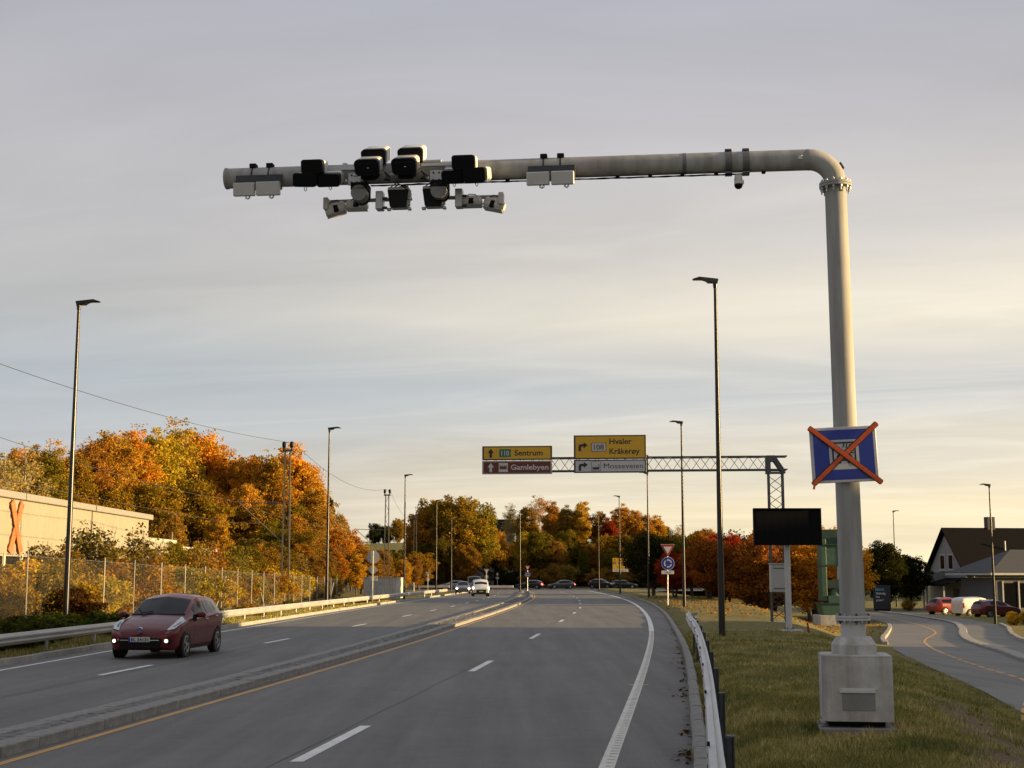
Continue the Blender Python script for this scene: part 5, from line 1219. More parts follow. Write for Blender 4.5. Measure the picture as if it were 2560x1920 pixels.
# ---- grey house
hs = mat('grey_boarding', (.27, .275, .285), .7, 0, .10, 7, stretch=(9, 9, .6)); trim = mat('white_trim', (.45, .45, .46), .55)
rfm = mat('black_roof', (.009, .008, .008), .95, 0, .2, 3, .3, 14, stretch=(1, 1, 4), spec=.08)
ho = thing('grey_house', 'grey boarded house with steep black gable roof on the right', 'house', (48.2, 150.0, -1.6), R(9))
HL, HW, HE, HR = 15.0, 8.6, 4.2, 8.7       # along +x, across y
P = [(0, 0), (HW, 0), (HW, HE), (HW / 2, HR - .25), (0, HE)]
MB().prism(P, 0, HL, lambda u, v, d: (d, u, v)).obj('walls', hs, ho)
for s_ in (0, 1):
    y0, y1 = (-.55, HW / 2) if s_ == 0 else (HW + .55, HW / 2); ze = HE - .42
    MB().add([(-.5, y0, ze), (HL + .5, y0, ze), (HL + .5, y1, HR), (-.5, y1, HR), (-.5, y0, ze + .2), (HL + .5, y0, ze + .2), (HL + .5, y1, HR + .2), (-.5, y1, HR + .2)], [(0, 1, 2, 3), (7, 6, 5, 4), (0, 4, 5, 1), (1, 5, 6, 2), (3, 7, 4, 0), (2, 6, 7, 3)]).obj('roof', rfm, ho)
ch_ = MB().box((5.3, HW / 2 + .2, HR + .55), (.9, .8, 1.7), .02).obj('chimney', mat('chimney_dark', (.06, .06, .065), .8), ho)
MB().cyl((5.6, HW / 2 - 2.4, HR - 2.4), (5.6, HW / 2 - 2.4, HR - 1.3), .10, n=10).obj('vent_pipe', galv, ho)
def window(x, y, z, w, h, ax, par, nx=2, nz=1, nm='window'):       # ax 0: on the gable (faces -x), 1: on the long side (faces -y)
    def bx(c, d): return (MB().box((x - c[1], y + c[0], z + c[2]), (d[1], d[0], d[2])) if ax == 0 else MB().box((x + c[0], y - c[1], z + c[2]), d))
    f = bx((0, .03, 0), (w + .24, .06, h + .24)).obj(nm, trim, par)
    pw, ph = w / nx, h / nz
    for i in range(nx):
        for j in range(nz): bx((-w / 2 + pw * (i + .5), .07, -h / 2 + ph * (j + .5)), (pw - .06, .03, ph - .06)).obj('pane', glass_d, f)
    bx((0, .10, -h / 2 - .14), (w + .4, .16, .08)).obj('sill', trim, f)
window(0, HW / 2 - 1.0, 5.15, .95, 1.5, 0, ho, 1, 1); window(0, HW / 2 + .95, 5.15, .95, 1.5, 0, ho, 1, 1)
MB().box((-.06, HW / 2, 4.22), (.1, 3.6, .14)).obj('trim_board', trim, ho)
window(2.75, 0, 2.45, 1.5, 1.75, 1, ho, 2, 3); window(6.4, 0, 2.45, 1.5, 1.75, 1, ho, 2, 3)
for x, y in ((.0, -.03), (14.9, -.03)): MB().box((x - .02, y, 2.1), (.16, .08, 4.2)).obj('corner_board', trim, ho)
MB().cyl((.85, -.12, .1), (.85, -.12, 4.0), .06, n=8).obj('downpipe', trim, ho)
# porch on the gable side
MB().add([(-2.6, .2, 2.6), (0, .2, 3.3), (0, 4.6, 3.3), (-2.6, 4.6, 2.6), (-2.6, .2, 2.75), (0, .2, 3.45), (0, 4.6, 3.45), (-2.6, 4.6, 2.75)], [(0, 1, 2, 3), (7, 6, 5, 4), (0, 4, 5, 1), (1, 5, 6, 2), (2, 6, 7, 3), (3, 7, 4, 0)]).obj('porch_roof', rfm, ho)
for y in (.4, 4.4): MB().box((-2.4, y, 1.3), (.16, .16, 2.6)).obj('porch_post', trim, ho)
MB().box((-.05, 2.3, 1.15), (.08, 1.2, 2.2)).obj('door', mat('door_dark', (.04, .03, .025), .6), ho)
bal = MB().box((-2.6, 6.6, 3.5), (.08, 3.8, 1.1)).box((-1.3, 4.7, 3.5), (2.6, .08, 1.1)).box((-1.3, 6.6, 2.9), (2.6, 3.9, .14)).obj('balcony', hs, ho)
for y in (5.0, 8.2): MB().box((-2.5, y, 1.4), (.14, .14, 2.9)).obj('balcony_post', trim, ho)
# ---- low grey building beside it
h2 = thing('low_building', 'low grey building with shallow slate roof at the right edge', 'building', (47.3, 138.9, -1.6), R(10))
MB().box((6.5, 4.0, 1.75), (12.0, 7.0, 3.5)).obj('walls', mat('dark_boarding', (.10, .105, .115), .7, 0, .1, 7), h2)
sl2 = mat('slate_roof', (.06, .062, .07), .9, 0, .15, 4, .3, 20)
MB().add([(-.6, -.6, 4.0), (13.6, -.6, 4.0), (13.6, 8.6, 4.0), (-.6, 8.6, 4.0), (4.2, 4.0, 6.3), (9.6, 4.0, 6.3), (-.6, -.6, 3.75), (13.6, -.6, 3.75), (13.6, 8.6, 3.75), (-.6, 8.6, 3.75)], [(0, 1, 5, 4), (1, 2, 5), (2, 3, 4, 5), (3, 0, 4), (0, 6, 7, 1), (1, 7, 8, 2), (2, 8, 9, 3), (3, 9, 6, 0), (6, 9, 8, 7)]).obj('roof', sl2, h2)
MB().box((-.62, 4.0, 3.83), (.10, 9.3, .2)).box((6.5, -.62, 3.83), (14.2, .10, .2)).obj('gutter', trim, h2)
for k in range(7): MB().box((1.2 + k * 1.7, -.02 + .45, 1.7), (.14, .12, 2.9)).obj('mullion', trim, h2)
for k in range(6): MB().box((2.05 + k * 1.7, .47, 1.75), (1.35, .05, 2.4)).obj('pane', glass_d, h2)
MB().box((8.4, 4.2, 7.2), (.8, .7, 2.6)).obj('chimney', MATS['chimney_dark'], h2)
# ---- dark house on the wooded hill
hh = thing('hill_house', 'dark roofed house with lit chimney half hidden on the wooded hill', 'house', (-3.5, 330, 8.3), R(0))
MB().box((0, 3, 2.2), (8, 6, 4.4)).obj('walls', mat('hill_house_wall', (.18, .17, .17), .7), hh)
MB().prism([(-1.0, 4.0), (3.0, 7.1), (7.0, 4.0)], -5.5, 6.5, lambda u, v, d: (d, u, v)).obj('roof', mat('hill_house_roof', (.010, .010, .012), .95, spec=.05), hh)
MB().box((-2.6, 2.4, 7.4), (1.3, .9, 1.5)).obj('chimney', mat('hill_chimney', (.30, .20, .13), .8), hh)
for s_ in (-1.4, 0): MB().box((s_, -.04, 3.0), (.8, .06, 1.1)).obj('window', trim, hh)
# ---- unseen blocks added outside the frame on the right to shade road and park
offs = mat('brown_render', (.28, .24, .2), .8, 0, .1, 2)
for (x, y0, y1, h, nm, lab) in ((56, -46, 15.7, 10.9, 'unseen_shade_block', 'unseen brown block added for shade outside the frame, nearest on the right'), (56.6, 16.0, 49.5, 10.9, 'unseen_shade_block', 'unseen brown block added for shade outside the frame, beyond the nearest one'), (60, 98, 124, 9.4, 'unseen_shade_block', 'unseen brown block added for shade outside the frame, farthest on the right')):
    ob = thing(nm, lab, 'building', (x, (y0 + y1) / 2, -1.6))
    MB().box((7, 0, h / 2), (14, y1 - y0, h)).obj('walls', offs, ob)
    MB().box((7, 0, h + .12), (14.8, y1 - y0 + .8, .24)).obj('roof', rfm, ob)
    n_ = int((y1 - y0) / 4)
    for k in range(n_):
        for j in range(3):
            w_ = MB().box((-.03, -(y1 - y0) / 2 + 2 + k * 4, 2.2 + 3.1 * j), (.08, 1.6, 1.5)).obj('window', trim, ob); MB().box((-.08, -(y1 - y0) / 2 + 2 + k * 4, 2.2 + 3.1 * j), (.03, 1.4, 1.3)).obj('pane', glass_d, w_)
# ---- concrete wall end at the fence, far barriers
cw = thing('noise_wall', 'short pale concrete wall with rounded end at the end of the fence', 'wall', (-10.6, 136, -.1))
P = [(-5.2, -3.0), (.4, -3.0), (.75, -2.8), (.95, -2.4), (.95, 2.4), (.75, 2.8), (.4, 3.0), (-5.2, 3.0)]
MB().prism([(u * .55 - .5, v) for u, v in P], -.3, 1.95, lambda u, v, d: (u, v, d)).obj('wall', concr, cw)
MB().prism([(u * .56 - .5, v * 1.01) for u, v in P], 1.953, 2.02, lambda u, v, d: (u, v, d)).obj('coping', granite_l, cw)
for x0, x1, y, lab in ((-3.4, .2, 206, 'pale far barrier right of the white van'), (-14.5, -9.2, 208, 'pale far barrier behind the left guardrail end')):
    o = thing('far_barrier', lab, 'barrier', ((x0 + x1) / 2, y, 0)); w = x1 - x0
    MB().box((0, 0, .52), (w, .08, .34), .02).obj('rail_beam', rail_m, o)
    for k in range(3): MB().box((-w / 2 + w * (k + .5) / 3, .06, .3), (.08, .08, .65)).obj('post', galv, o)
# ---- green press on its plinth
gm = thing('green_machine', 'tall green painted industrial press on a concrete plinth in the park', 'machine monument', (22.3, 97, zr(97)))
gpm = mat('machine_green', (.045, .105, .075), .5, .1, .12, 3); gpd = mat('machine_green_dark', (.022, .055, .042), .5, .1, .15, 3)
MB().box((0, 0, .25), (3.0, 2.4, .9), .03).obj('plinth', concr, gm)
MB().prism([(-1.15, .72), (1.15, .72), (1.3, 1.45), (-1.3, 1.45)], -.9, .9, lambda u, v, d: (u, d, v)).obj('base', gpm, gm)
MB().box((0, 0, 1.475), (2.85, 2.0, .06), .01).obj('base_lip', gpd, gm); MB().box((.1, 0, 1.75), (1.8, 1.5, .5), .02).obj('table', gpm, gm)
MB().cyl((-.25, -.2, 2.0), (-.25, -.2, 2.45), .42, .3, n=20).obj('anvil', gpm, gm, smooth=40)
for s_ in (-1.0, 1.0): MB().box((s_, 0, 3.75), (.34, 1.3, 4.2), .02).obj('column', gpm if s_ < 0 else gpd, gm)
MB().box((0, 0, 2.78), (2.3, 1.2, .55), .02).obj('lower_cross', gpd, gm); MB().box((0, .1, 4.75), (2.3, 1.3, 1.35), .02).obj('middle_block', gpm, gm)
MB().box((0, .0, 5.47), (2.5, 1.5, .08)).obj('shelf', gpd, gm); MB().box((0, .0, 4.05), (2.5, 1.4, .07)).obj('shelf', gpd, gm)
MB().box((0, .1, 6.0), (2.36, 1.2, 1.0), .02).obj('crown', gpd, gm); MB().cyl((.1, -.4, 3.1), (.1, -.4, 4.0), .26, n=16).obj('ram', galv, gm, smooth=40)
MB().cyl((.2, -.6, 5.6), (.2, -.6, 6.0), .12, n=12).obj('oiler', mat('oiler_brass', (.4, .36, .2), .4, .5), gm)

# ================================================================== RAILWAY MASTS AND WIRES
mst = mat('mast_steel', (.16, .14, .11), .6, .4, .2, 4)
def mast(x, y, z, h, label, arm=True):
    o = thing('railway_mast', label, 'railway mast', (x, y, z)); w0, w1 = .28, .17
    for s_ in (-1, 1):
        MB().add([(s_ * w0 - .05, -.07, -.3), (s_ * w0 + .05, -.07, -.3), (s_ * w0 + .05, .07, -.3), (s_ * w0 - .05, .07, -.3), (s_ * w1 - .05, -.07, h), (s_ * w1 + .05, -.07, h), (s_ * w1 + .05, .07, h), (s_ * w1 - .05, .07, h)], [(0, 1, 5, 4), (1, 2, 6, 5), (2, 3, 7, 6), (3, 0, 4, 7), (4, 5, 6, 7)]).obj('mast_leg', mst, o)
    n = 13
    for k in range(n):
        z0, z1 = h * k / n, h * (k + 1) / n; a, b = w0 + (w1 - w0) * k / n, w0 + (w1 - w0) * (k + 1) / n; s_ = 1 if k % 2 else -1
        MB().cyl((s_ * a, 0, z0), (-s_ * b, 0, z1), .02, n=5).obj('lacing', mst, o)
    MB().box((0, 0, h + .05), (.72, .3, .14)).obj('head_plate', post_d, o)
    for s_ in (-1, 1): MB().lathe([(0, 0), (.08, .02), (.135, .10), (.135, .36), (.10, .44), (.0, .48)], 12, (s_ * .27, 0, h + .22)).cyl((s_ * .27, 0, h + .1), (s_ * .27, 0, h + .25), .05, n=8).obj('insulator', black, o, smooth=50)
    MB().cyl((-.3, 0, h + .65), (.3, 0, h + .55), .02, n=6).obj('wire_holder', post_d, o)
    if arm:
        MB().cyl((-.3, 0, h * .66), (-3.6, 0, h * .67), .035, n=8).obj('top_tube', mst, o); MB().cyl((-.35, 0, h * .42), (-3.3, 0, h * .66), .035, n=8).obj('stay_tube', mst, o)
        MB().cyl((-1.7, 0, h * .53), (-3.5, 0, h * .535), .025, n=8).obj('registration_arm', mst, o)
        for q in (.7, .85, 1.0): MB().cyl((-q - .03, 0, h * .662), (-q + .03, 0, h * .662), .10, n=10).obj('arm_insulator', post_d, o)
    return o
mast(-15.9, 99, -.1, 10.9, 'lattice railway mast with black insulators in front of the orange trees')
mast(-13.7, 154, -.3, 11.1, 'second railway mast seen against the sky left of the big tree')
mast(-15.2, 221, -.3, 11.2, 'far railway mast at the edge of the big round tree', arm=False)
wire_m = mat('wire_dark', (.05, .05, .055), .6)
def wire(name, label, a, b, sag, r=.016):
    pts = []
    for k in range(25):
        t = k / 24; p = Vector(a).lerp(Vector(b), t); p.z -= sag * 4 * t * (1 - t); pts.append(p)
    o = MB().tube(pts, r, 5).obj(name, wire_m, fix=False); tag(o, label, 'wire'); return o
wire('overhead_wire', 'overhead wire sweeping in from the left edge to the first mast', (-26.5, 40, 12.75), (-16.3, 99, 11.5), 1.0)
wire('overhead_wire', 'overhead wire between the first and second mast', (-15.5, 99, 11.4), (-13.9, 154, 11.5), 1.2)
wire('overhead_wire', 'overhead wire from the second mast towards the far mast', (-13.4, 154, 11.4), (-15.1, 221, 11.6), 1.6)
wire('contact_wire', 'upper catenary wire crossing in front of the lit trees on the left', (-21, 40, 8.2), (-19.4, 99, 7.2), .5, .012)
wire('contact_wire', 'lower contact wire crossing in front of the lit trees on the left', (-21, 40, 6.1), (-19.4, 99, 5.7), .15, .012)
wire('contact_wire', 'contact wire from the first mast arm to the second', (-19.4, 99, 7.2), (-17.2, 154, 7.1), .5, .012)
# ================================================================== VEGETATION
leafm = bpy.data.materials.new('autumn_leaves'); leafm.use_nodes = True; t = leafm.node_tree; t.nodes.remove(t.nodes['Principled BSDF'])
oi = t.nodes.new('ShaderNodeObjectInfo'); at_ = t.nodes.new('ShaderNodeAttribute'); at_.attribute_name = 'rnd'; a2 = t.nodes.new('ShaderNodeAttribute'); a2.attribute_name = 'clump'
r1 = t.nodes.new('ShaderNodeValToRGB'); e = r1.color_ramp.elements; e[0].position = 0; e[0].color = (.60, .62, .60, 1); e[1].position = 1; e[1].color = (1.45, 1.35, 1.25, 1)
t.links.new(at_.outputs['Fac'], r1.inputs[0])
mx = t.nodes.new('ShaderNodeMix'); mx.data_type = 'RGBA'; mx.blend_type = 'MULTIPLY'; mx.inputs[0].default_value = 1
t.links.new(oi.outputs['Color'], mx.inputs[6]); t.links.new(r1.outputs[0], mx.inputs[7])
r2 = t.nodes.new('ShaderNodeValToRGB'); e = r2.color_ramp.elements; e[0].position = 0; e[0].color = (.74, .80, .72, 1); e[1].position = 1; e[1].color = (1.18, 1.03, .9, 1)
t.links.new(a2.outputs['Fac'], r2.inputs[0])
m2 = t.nodes.new('ShaderNodeMix'); m2.data_type = 'RGBA'; m2.blend_type = 'MULTIPLY'; m2.inputs[0].default_value = 1
t.links.new(mx.outputs[2], m2.inputs[6]); t.links.new(r2.outputs[0], m2.inputs[7])
df = t.nodes.new('ShaderNodeBsdfDiffuse'); tl = t.nodes.new('ShaderNodeBsdfTranslucent'); ms = t.nodes.new('ShaderNodeMixShader'); ms.inputs[0].default_value = .36
t.links.new(m2.outputs[2], df.inputs[0]); t.links.new(m2.outputs[2], tl.inputs[0]); t.links.new(df.outputs[0], ms.inputs[1]); t.links.new(tl.outputs[0], ms.inputs[2])
t.links.new(ms.outputs[0], t.nodes['Material Output'].inputs[0])

def quads_mesh(name, C, A, B_, rnd, cl, m):
    n = len(C); V = np.empty((n, 4, 3), np.float32)
    V[:, 0] = C - A; V[:, 1] = C + B_; V[:, 2] = C + A; V[:, 3] = C - B_
    me = bpy.data.meshes.new(name); me.vertices.add(4 * n); me.vertices.foreach_set('co', V.ravel())
    me.loops.add(4 * n); me.loops.foreach_set('vertex_index', np.arange(4 * n, dtype=np.int32))
    me.polygons.add(n); me.polygons.foreach_set('loop_start', np.arange(0, 4 * n, 4, dtype=np.int32))
    for nm, d in (('rnd', rnd), ('clump', cl)):
        a = me.attributes.new(nm, 'FLOAT', 'FACE'); a.data.foreach_set('value', d.astype(np.float32))
    me.materials.append(m); me.update(calc_edges=True); return me
def crown(seed, h, rx, rz_, cz, ncl, per, leaf, csz, hollow=.35, droop=0.0, cone=False, flat=1.0):
    g = np.random.default_rng(seed); ph = g.uniform(0, 6.28, 8)
    cen = []; 
    while len(cen) < ncl:
        d = g.normal(size=3); d /= np.linalg.norm(d); r_ = g.uniform(hollow ** 3, 1) ** (1 / 3)
        az = math.atan2(d[1], d[0]); lump = .80 + .16 * math.sin(2 * az + ph[0]) + .13 * math.sin(3 * az + ph[1] + 3 * d[2]) + .12 * math.sin(5 * d[2] + ph[2] + az)
        p = np.array([d[0] * rx * lump, d[1] * rx * lump, cz + d[2] * rz_ * (.88 + .12 * math.sin(4 * az + ph[3]))]) * 1.0
        p[:2] *= r_; p[2] = cz + (p[2] - cz) * r_
        if cone:
            zf = g.uniform(0, 1) ** 1.3; rad = rx * (1 - zf) * g.uniform(.55, 1.0) + .08; p = np.array([math.cos(az) * rad, math.sin(az) * rad, h * (.08 + .92 * zf) - .25 * rad])
        if p[2] < .06 * h: p[2] = .06 * h + g.uniform(0, .1) * h
        cen.append(p)
    cen = np.array(cen); sz = g.uniform(.6, 1.25, ncl) * csz
    if cone: sz = csz * (.35 + .65 * (1 - cen[:, 2] / h))
    idx = g.integers(0, ncl, ncl * per); n = len(idx)
    off = g.normal(size=(n, 3)); off /= np.linalg.norm(off, axis=1)[:, None]; off *= (g.uniform(0, 1, n) ** (1 / 2.2))[:, None]
    C = cen[idx] + off * sz[idx][:, None] * np.array([1, 1, .75 * flat])
    A = g.normal(size=(n, 3)); A[:, 2] -= droop; A /= np.linalg.norm(A, axis=1)[:, None]
    B_ = np.cross(A, g.normal(size=(n, 3))); B_ /= np.linalg.norm(B_, axis=1)[:, None]
    s_ = g.uniform(.6, 1.25, n)[:, None] * leaf
    cl = g.uniform(0, 1, ncl)[idx]
    keep = C[:, 2] > .02
    return quads_mesh('crown', C[keep], (A * s_ * .62)[keep], (B_ * s_ * .40)[keep], g.uniform(0, 1, n)[keep], cl[keep], leafm), cen
def trunk(seed, h, r, cen, nb, m, top=.8, stems=1, spread=0.0):
    g = random.Random(seed); mb = MB()
    for s_ in range(stems):
        bx, by = (g.uniform(-1, 1) * spread, g.uniform(-1, 1) * spread) if stems > 1 else (0, 0)
        pts = [(bx * .25 + bx * 1.6 * k / 6 + g.uniform(-1, 1) * .012 * h * (k > 0), by * .25 + by * 1.6 * k / 6 + g.uniform(-1, 1) * .012 * h * (k > 0), -.25 + (h * top + .25) * k / 6) for k in range(7)]
        mb.tube(pts, [r * (1.25 if k == 0 else 1) * (1 - .85 * k / 6) for k in range(7)], 7)
        for q in sorted(g.sample(range(len(cen)), min(nb, len(cen)))):
            c = cen[q]; f = min(.92, max(.18, (c[2] / h - .18))); i = f / top * 6; i0 = min(5, int(i)); p0 = Vector(pts[i0]).lerp(Vector(pts[i0 + 1]), min(1, i - i0))
            p1 = Vector(c); mid = p0.lerp(p1, .5) + Vector((0, 0, -.06 * h * g.uniform(.0, 1)))
            rb = max(.012, r * .32 * (1 - f)); mb.tube([p0, mid, p1], [rb, rb * .65, rb * .25], 4, caps=False)
    return mb.mesh('trunk', m, smooth=50)
VAR = {}
def variant(key, seed, h, rx, rz_, cz, ncl, per, leaf, csz, r, nb, bk_=bark, **k):
    st = k.pop('stems', 1); sp_ = k.pop('spread', 0); top = k.pop('top', .8)
    c, cen = crown(seed, h, rx, rz_, cz, ncl, per, leaf, csz, **k); tr_ = trunk(seed, h, r, cen, nb, bk_, top, st, sp_)
    VAR.setdefault(key, []).append((h, c, tr_))
for i in range(4): variant('B', 10 + i, 14, 2.35 + .35 * (i % 2), 5.9, 8.0, 270, 100, .19, .66, .17, 60, bark_w if i % 2 else bark)
for i in range(3): variant('C', 20 + i, 14, 4.4, 6.0, 7.6, 330, 85, .26, .95, .28, 60)
for i in range(3): variant('A', 30 + i, 7, 2.9, 3.0, 3.75, 220, 105, .15, .60, .14, 40, stems=2, spread=.5)
for i in range(2): variant('D', 40 + i, 14, 2.6, 5.6, 8.2, 110, 34, .24, .95, .15, 90, bark_w, top=.93)
for i in range(2): variant('D', 45 + i, 14, 2.2, 5.8, 8.2, 170, 42, .18, .60, .15, 120, bark_w, top=.95)
variant('E', 50, 12, 2.3, 5, 6, 420, 34, .26, .75, .16, 60, cone=True, top=.98)
for i in range(4): variant('F', 60 + i, 2.4, 1.5, 1.15, 1.15, 60, 110, .11, .42, .035, 24, stems=5, spread=.45)
for i in range(3): variant('G', 70 + i, 4.0, 1.15, 1.7, 2.25, 62, 24, .13, .42, .03, 40, stems=4, spread=.45, top=.95)
variant('H', 80, 1.0, .9, .5, .48, 60, 70, .09, .22, .02, 12, stems=5, spread=.35)
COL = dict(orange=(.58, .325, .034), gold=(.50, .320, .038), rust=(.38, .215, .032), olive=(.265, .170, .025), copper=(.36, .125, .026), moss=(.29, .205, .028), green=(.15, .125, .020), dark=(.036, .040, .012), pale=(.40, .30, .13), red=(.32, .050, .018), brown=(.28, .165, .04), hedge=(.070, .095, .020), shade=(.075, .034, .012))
NT = {}
def tree(key, x, y, h, c, name, label, cat, group, z=None, wide=1.0):
    i = NT.get(key, 0); NT[key] = i + 1; h0, cm, tm = VAR[key][i % len(VAR[key])]
    o = thing(name, label, cat, (x, y, (T(x, y) if z is None else z) - .05), rng.uniform(0, 6.28), group); k = h / h0
    o.scale = (k * wide, k * wide, k)
    q = bpy.data.objects.new('trunk', tm); q.parent = o; col.objects.link(q)
    q2 = bpy.data.objects.new('crown', cm); q2.parent = o; col.objects.link(q2)
    j = [rng.uniform(.85, 1.15) for _ in range(3)]; q2.color = (*[a * b for a, b in zip(COL[c], j)], 1); q.color = (1, 1, 1, 1)
    return o
CW = dict(orange='bright orange', gold='golden', rust='rust brown', olive='olive green', moss='yellow green', green='green', dark='dark green', pale='pale thin leaved', red='red', brown='brown', hedge='dark green', shade='dark rust', copper='copper brown')
ORD = ['leftmost', 'second', 'third', 'fourth', 'fifth', 'sixth', 'seventh', 'eighth', 'ninth', 'tenth', 'eleventh', 'twelfth', 'thirteenth', 'fourteenth']
def plant(rows, name, where, group, wide=1.15, frac=1.0, cat='tree', key=None):
    srt = sorted(rows, key=lambda r_: r_[0] / r_[1]); cnt_ = {}; tot = {}
    for r_ in srt: tot[r_[4]] = tot.get(r_[4], 0) + 1
    for x, y, zt, v, c in srt:
        i = cnt_.get(c, 0); cnt_[c] = i + 1
        lab = (CW[c] + ' tree ' + where) if tot[c] == 1 else ('leftmost ' + CW[c] + ' tree ' + where) if i == 0 else (ORD[i] + ' ' + CW[c] + ' tree from the left ' + where)
        tree(v, x, y, max(4, (zt - T(x, y)) * frac), c, name, lab, cat, group, wide=wide)
sky_l = [(-48, 158, 17.2, 'D', 'rust'), (-47, 166, 20.0, 'D', 'gold'), (-46, 173, 20.6, 'D', 'orange'), (-43, 181, 22.0, 'D', 'gold'), (-41, 189, 21.0, 'D', 'orange'), (-36, 187, 19.0, 'D', 'rust'), (-32, 186, 18.6, 'D', 'gold'), (-27, 190, 16.5, 'D', 'orange'), (-26, 183, 14.6, 'D', 'rust'), (-47.5, 146, 16.0, 'D', 'gold'), (-46, 127, 13.6, 'D', 'pale'), (-47, 135, 14.8, 'D', 'pale'), (-46, 139, 14.4, 'B', 'olive'), (-46, 147, 15.0, 'B', 'olive'), (-46, 154, 16.9, 'B', 'rust'), (-46, 161, 18.4, 'B', 'orange'), (-46, 170, 19.6, 'B', 'orange'), (-45, 177, 20.5, 'B', 'gold'), (-44, 184, 21.4, 'B', 'orange'), (-42, 187, 21.1, 'B', 'orange'), (-40, 190, 19.9, 'B', 'orange'), (-38, 191, 18.9, 'B', 'orange'), (-34, 185, 17.8, 'B', 'orange'), (-31, 181, 17.5, 'B', 'rust'), (-29.5, 184, 19.1, 'B', 'orange'), (-28, 186, 17.6, 'B', 'orange'), (-25, 178, 13.1, 'B', 'rust'), (-24, 183, 12.2, 'D', 'pale'), (-23, 188, 10.3, 'B', 'rust'), (-22, 193, 8.3, 'B', 'rust')]
plant(sky_l, 'forest_tree', 'on the skyline behind the warehouse', 'skyline trees of the left wood', frac=1.04)
# inner rows of the same wood
for k in range(46):
    f = k / 45; xx = -50 - rng.uniform(0, 16) if k % 2 else -47 - rng.uniform(0, 6); y = 112 + 95 * f + rng.uniform(-4, 4); zt = 11.0 + 7.5 * sstep(120, 185, y) + rng.uniform(-1.5, 1.0)
    c = rng.choice(['olive', 'gold', 'moss', 'rust', 'orange', 'gold', 'brown'])
    tree('B' if rng.random() < .8 else 'C', xx, y, max(6, zt - T(xx, y)), c, 'forest_tree', CW[c] + ' tree inside the wood behind the warehouse', 'tree', 'inner trees of the left wood', wide=1.2)
plant([(-43.5, 152, 12.5, 'C', 'olive'), (-40, 158, 13.8, 'C', 'olive'), (-37.5, 163, 14.2, 'C', 'olive'), (-35, 166, 12.0, 'B', 'brown'), (-38, 153, 10.0, 'C', 'brown'), (-33, 158, 9.5, 'B', 'gold'), (-32, 168, 13.5, 'B', 'gold'), (-30, 166, 11.5, 'C', 'olive'), (-28, 172, 13.0, 'B', 'rust'), (-27, 160, 9.0, 'C', 'olive'), (-26, 168, 11.5, 'B', 'olive'), (-24.5, 160, 9.5, 'B', 'rust'), (-23.5, 168, 10.0, 'B', 'rust'), (-22.5, 158, 7.5, 'B', 'brown'), (-21.5, 172, 8.5, 'B', 'rust'), (-21, 181, 7.0, 'B', 'gold'), (-20.5, 162, 6.0, 'C', 'brown'), (-45, 143, 11, 'C', 'olive'), (-44, 134, 10, 'C', 'moss'), (-45, 124, 10, 'C', 'olive'), (-44.5, 116, 9.5, 'C', 'green'), (-46, 108, 9.8, 'C', 'olive'), (-47, 100, 9.6, 'C', 'brown'), (-45.5, 92, 9.6, 'C', 'olive'), (-48, 119, 12.5, 'D', 'pale'), (-50, 112, 12.6, 'D', 'pale'), (-20, 150, 5, 'C', 'green'), (-22, 148, 7.5, 'C', 'olive'), (-25, 150, 7.5, 'C', 'green')], 'forest_tree', 'at the front edge of the left wood', 'front trees of the left wood')
# shrubs between railway and fence
for k in range(38):
    y = 60 + 1.9 * k + rng.uniform(-1, 1); x = -17.4 - rng.uniform(0, 3.2); c = rng.choice(['olive', 'green', 'moss', 'brown', 'olive']); hh_ = rng.uniform(3.0, 4.7) * (1 if y < 90 else .9)
    tree('G', x, y, hh_, c, 'tall_shrub', CW[c] + ' sparse shrub behind the wire fence', 'shrub', 'sparse shrubs behind the wire fence', wide=1.15)
for k in range(64):
    y = 38 + 1.6 * k + rng.uniform(-.6, .6); x = fx(y) - .8 - rng.uniform(0, 2.6); c = rng.choice(['olive', 'moss', 'brown', 'olive', 'gold', 'rust', 'moss'])
    tree('F', x, y, rng.uniform(1.4, 2.7), c, 'fence_bush', CW[c] + ' bush growing against the wire fence', 'bush', 'bushes along the wire fence', wide=1.1)
for x, y, h, c in [(-20, 112, 5.5, 'green'), (-19, 104, 4.6, 'olive'), (-21, 120, 5, 'olive'), (-18.5, 96, 4.4, 'green'), (-19, 128, 5.2, 'rust'), (-17.8, 136, 4.6, 'brown'), (-18, 144, 5.0, 'rust'), (-21.5, 90, 4.3, 'moss'), (-17, 122, 4.0, 'brown'), (-16.5, 150, 4.5, 'gold'), (-17, 160, 5.5, 'olive'), (-16, 175, 5.5, 'brown'), (-17, 190, 6, 'green'), (-22.5, 205, 6.5, 'dark'), (-19, 210, 6.5, 'green'), (-16.2, 205, 5.5, 'brown'), (-13.2, 190, 5, 'brown'), (-13.5, 205, 6, 'olive'), (-23.5, 225, 8, 'pale'), (-20, 228, 7, 'dark'), (-13, 170, 4.4, 'gold')]:
    tree('C' if c in ('green', 'dark', 'olive') else 'B', x, y, h, c, 'young_tree', CW[c] + ' young tree beside the railway line', 'tree', 'young trees beside the railway', wide=1.5)
tree('E', -27.5, 212, 13.8, 'dark', 'spruce_tree', 'dark pointed spruce behind the second railway mast', 'tree', None)
tree('F', -14.6, 47.2, 1.55, 'shade', 'rust_bush', 'rust brown rounded bush beside the nearest left lamp', 'bush', None, wide=1.25)  # shade on this bush is put into its darkened leaf colour
for k in range(16):
    y = 33 + k * .95; x = -13.3 - rng.uniform(0, 1.0)
    tree('H', x, y, rng.uniform(.55, .95), 'hedge', 'low_shrub', 'low dark green undergrowth behind the left guardrail', 'shrub', 'low undergrowth by the guardrail', wide=1.3)
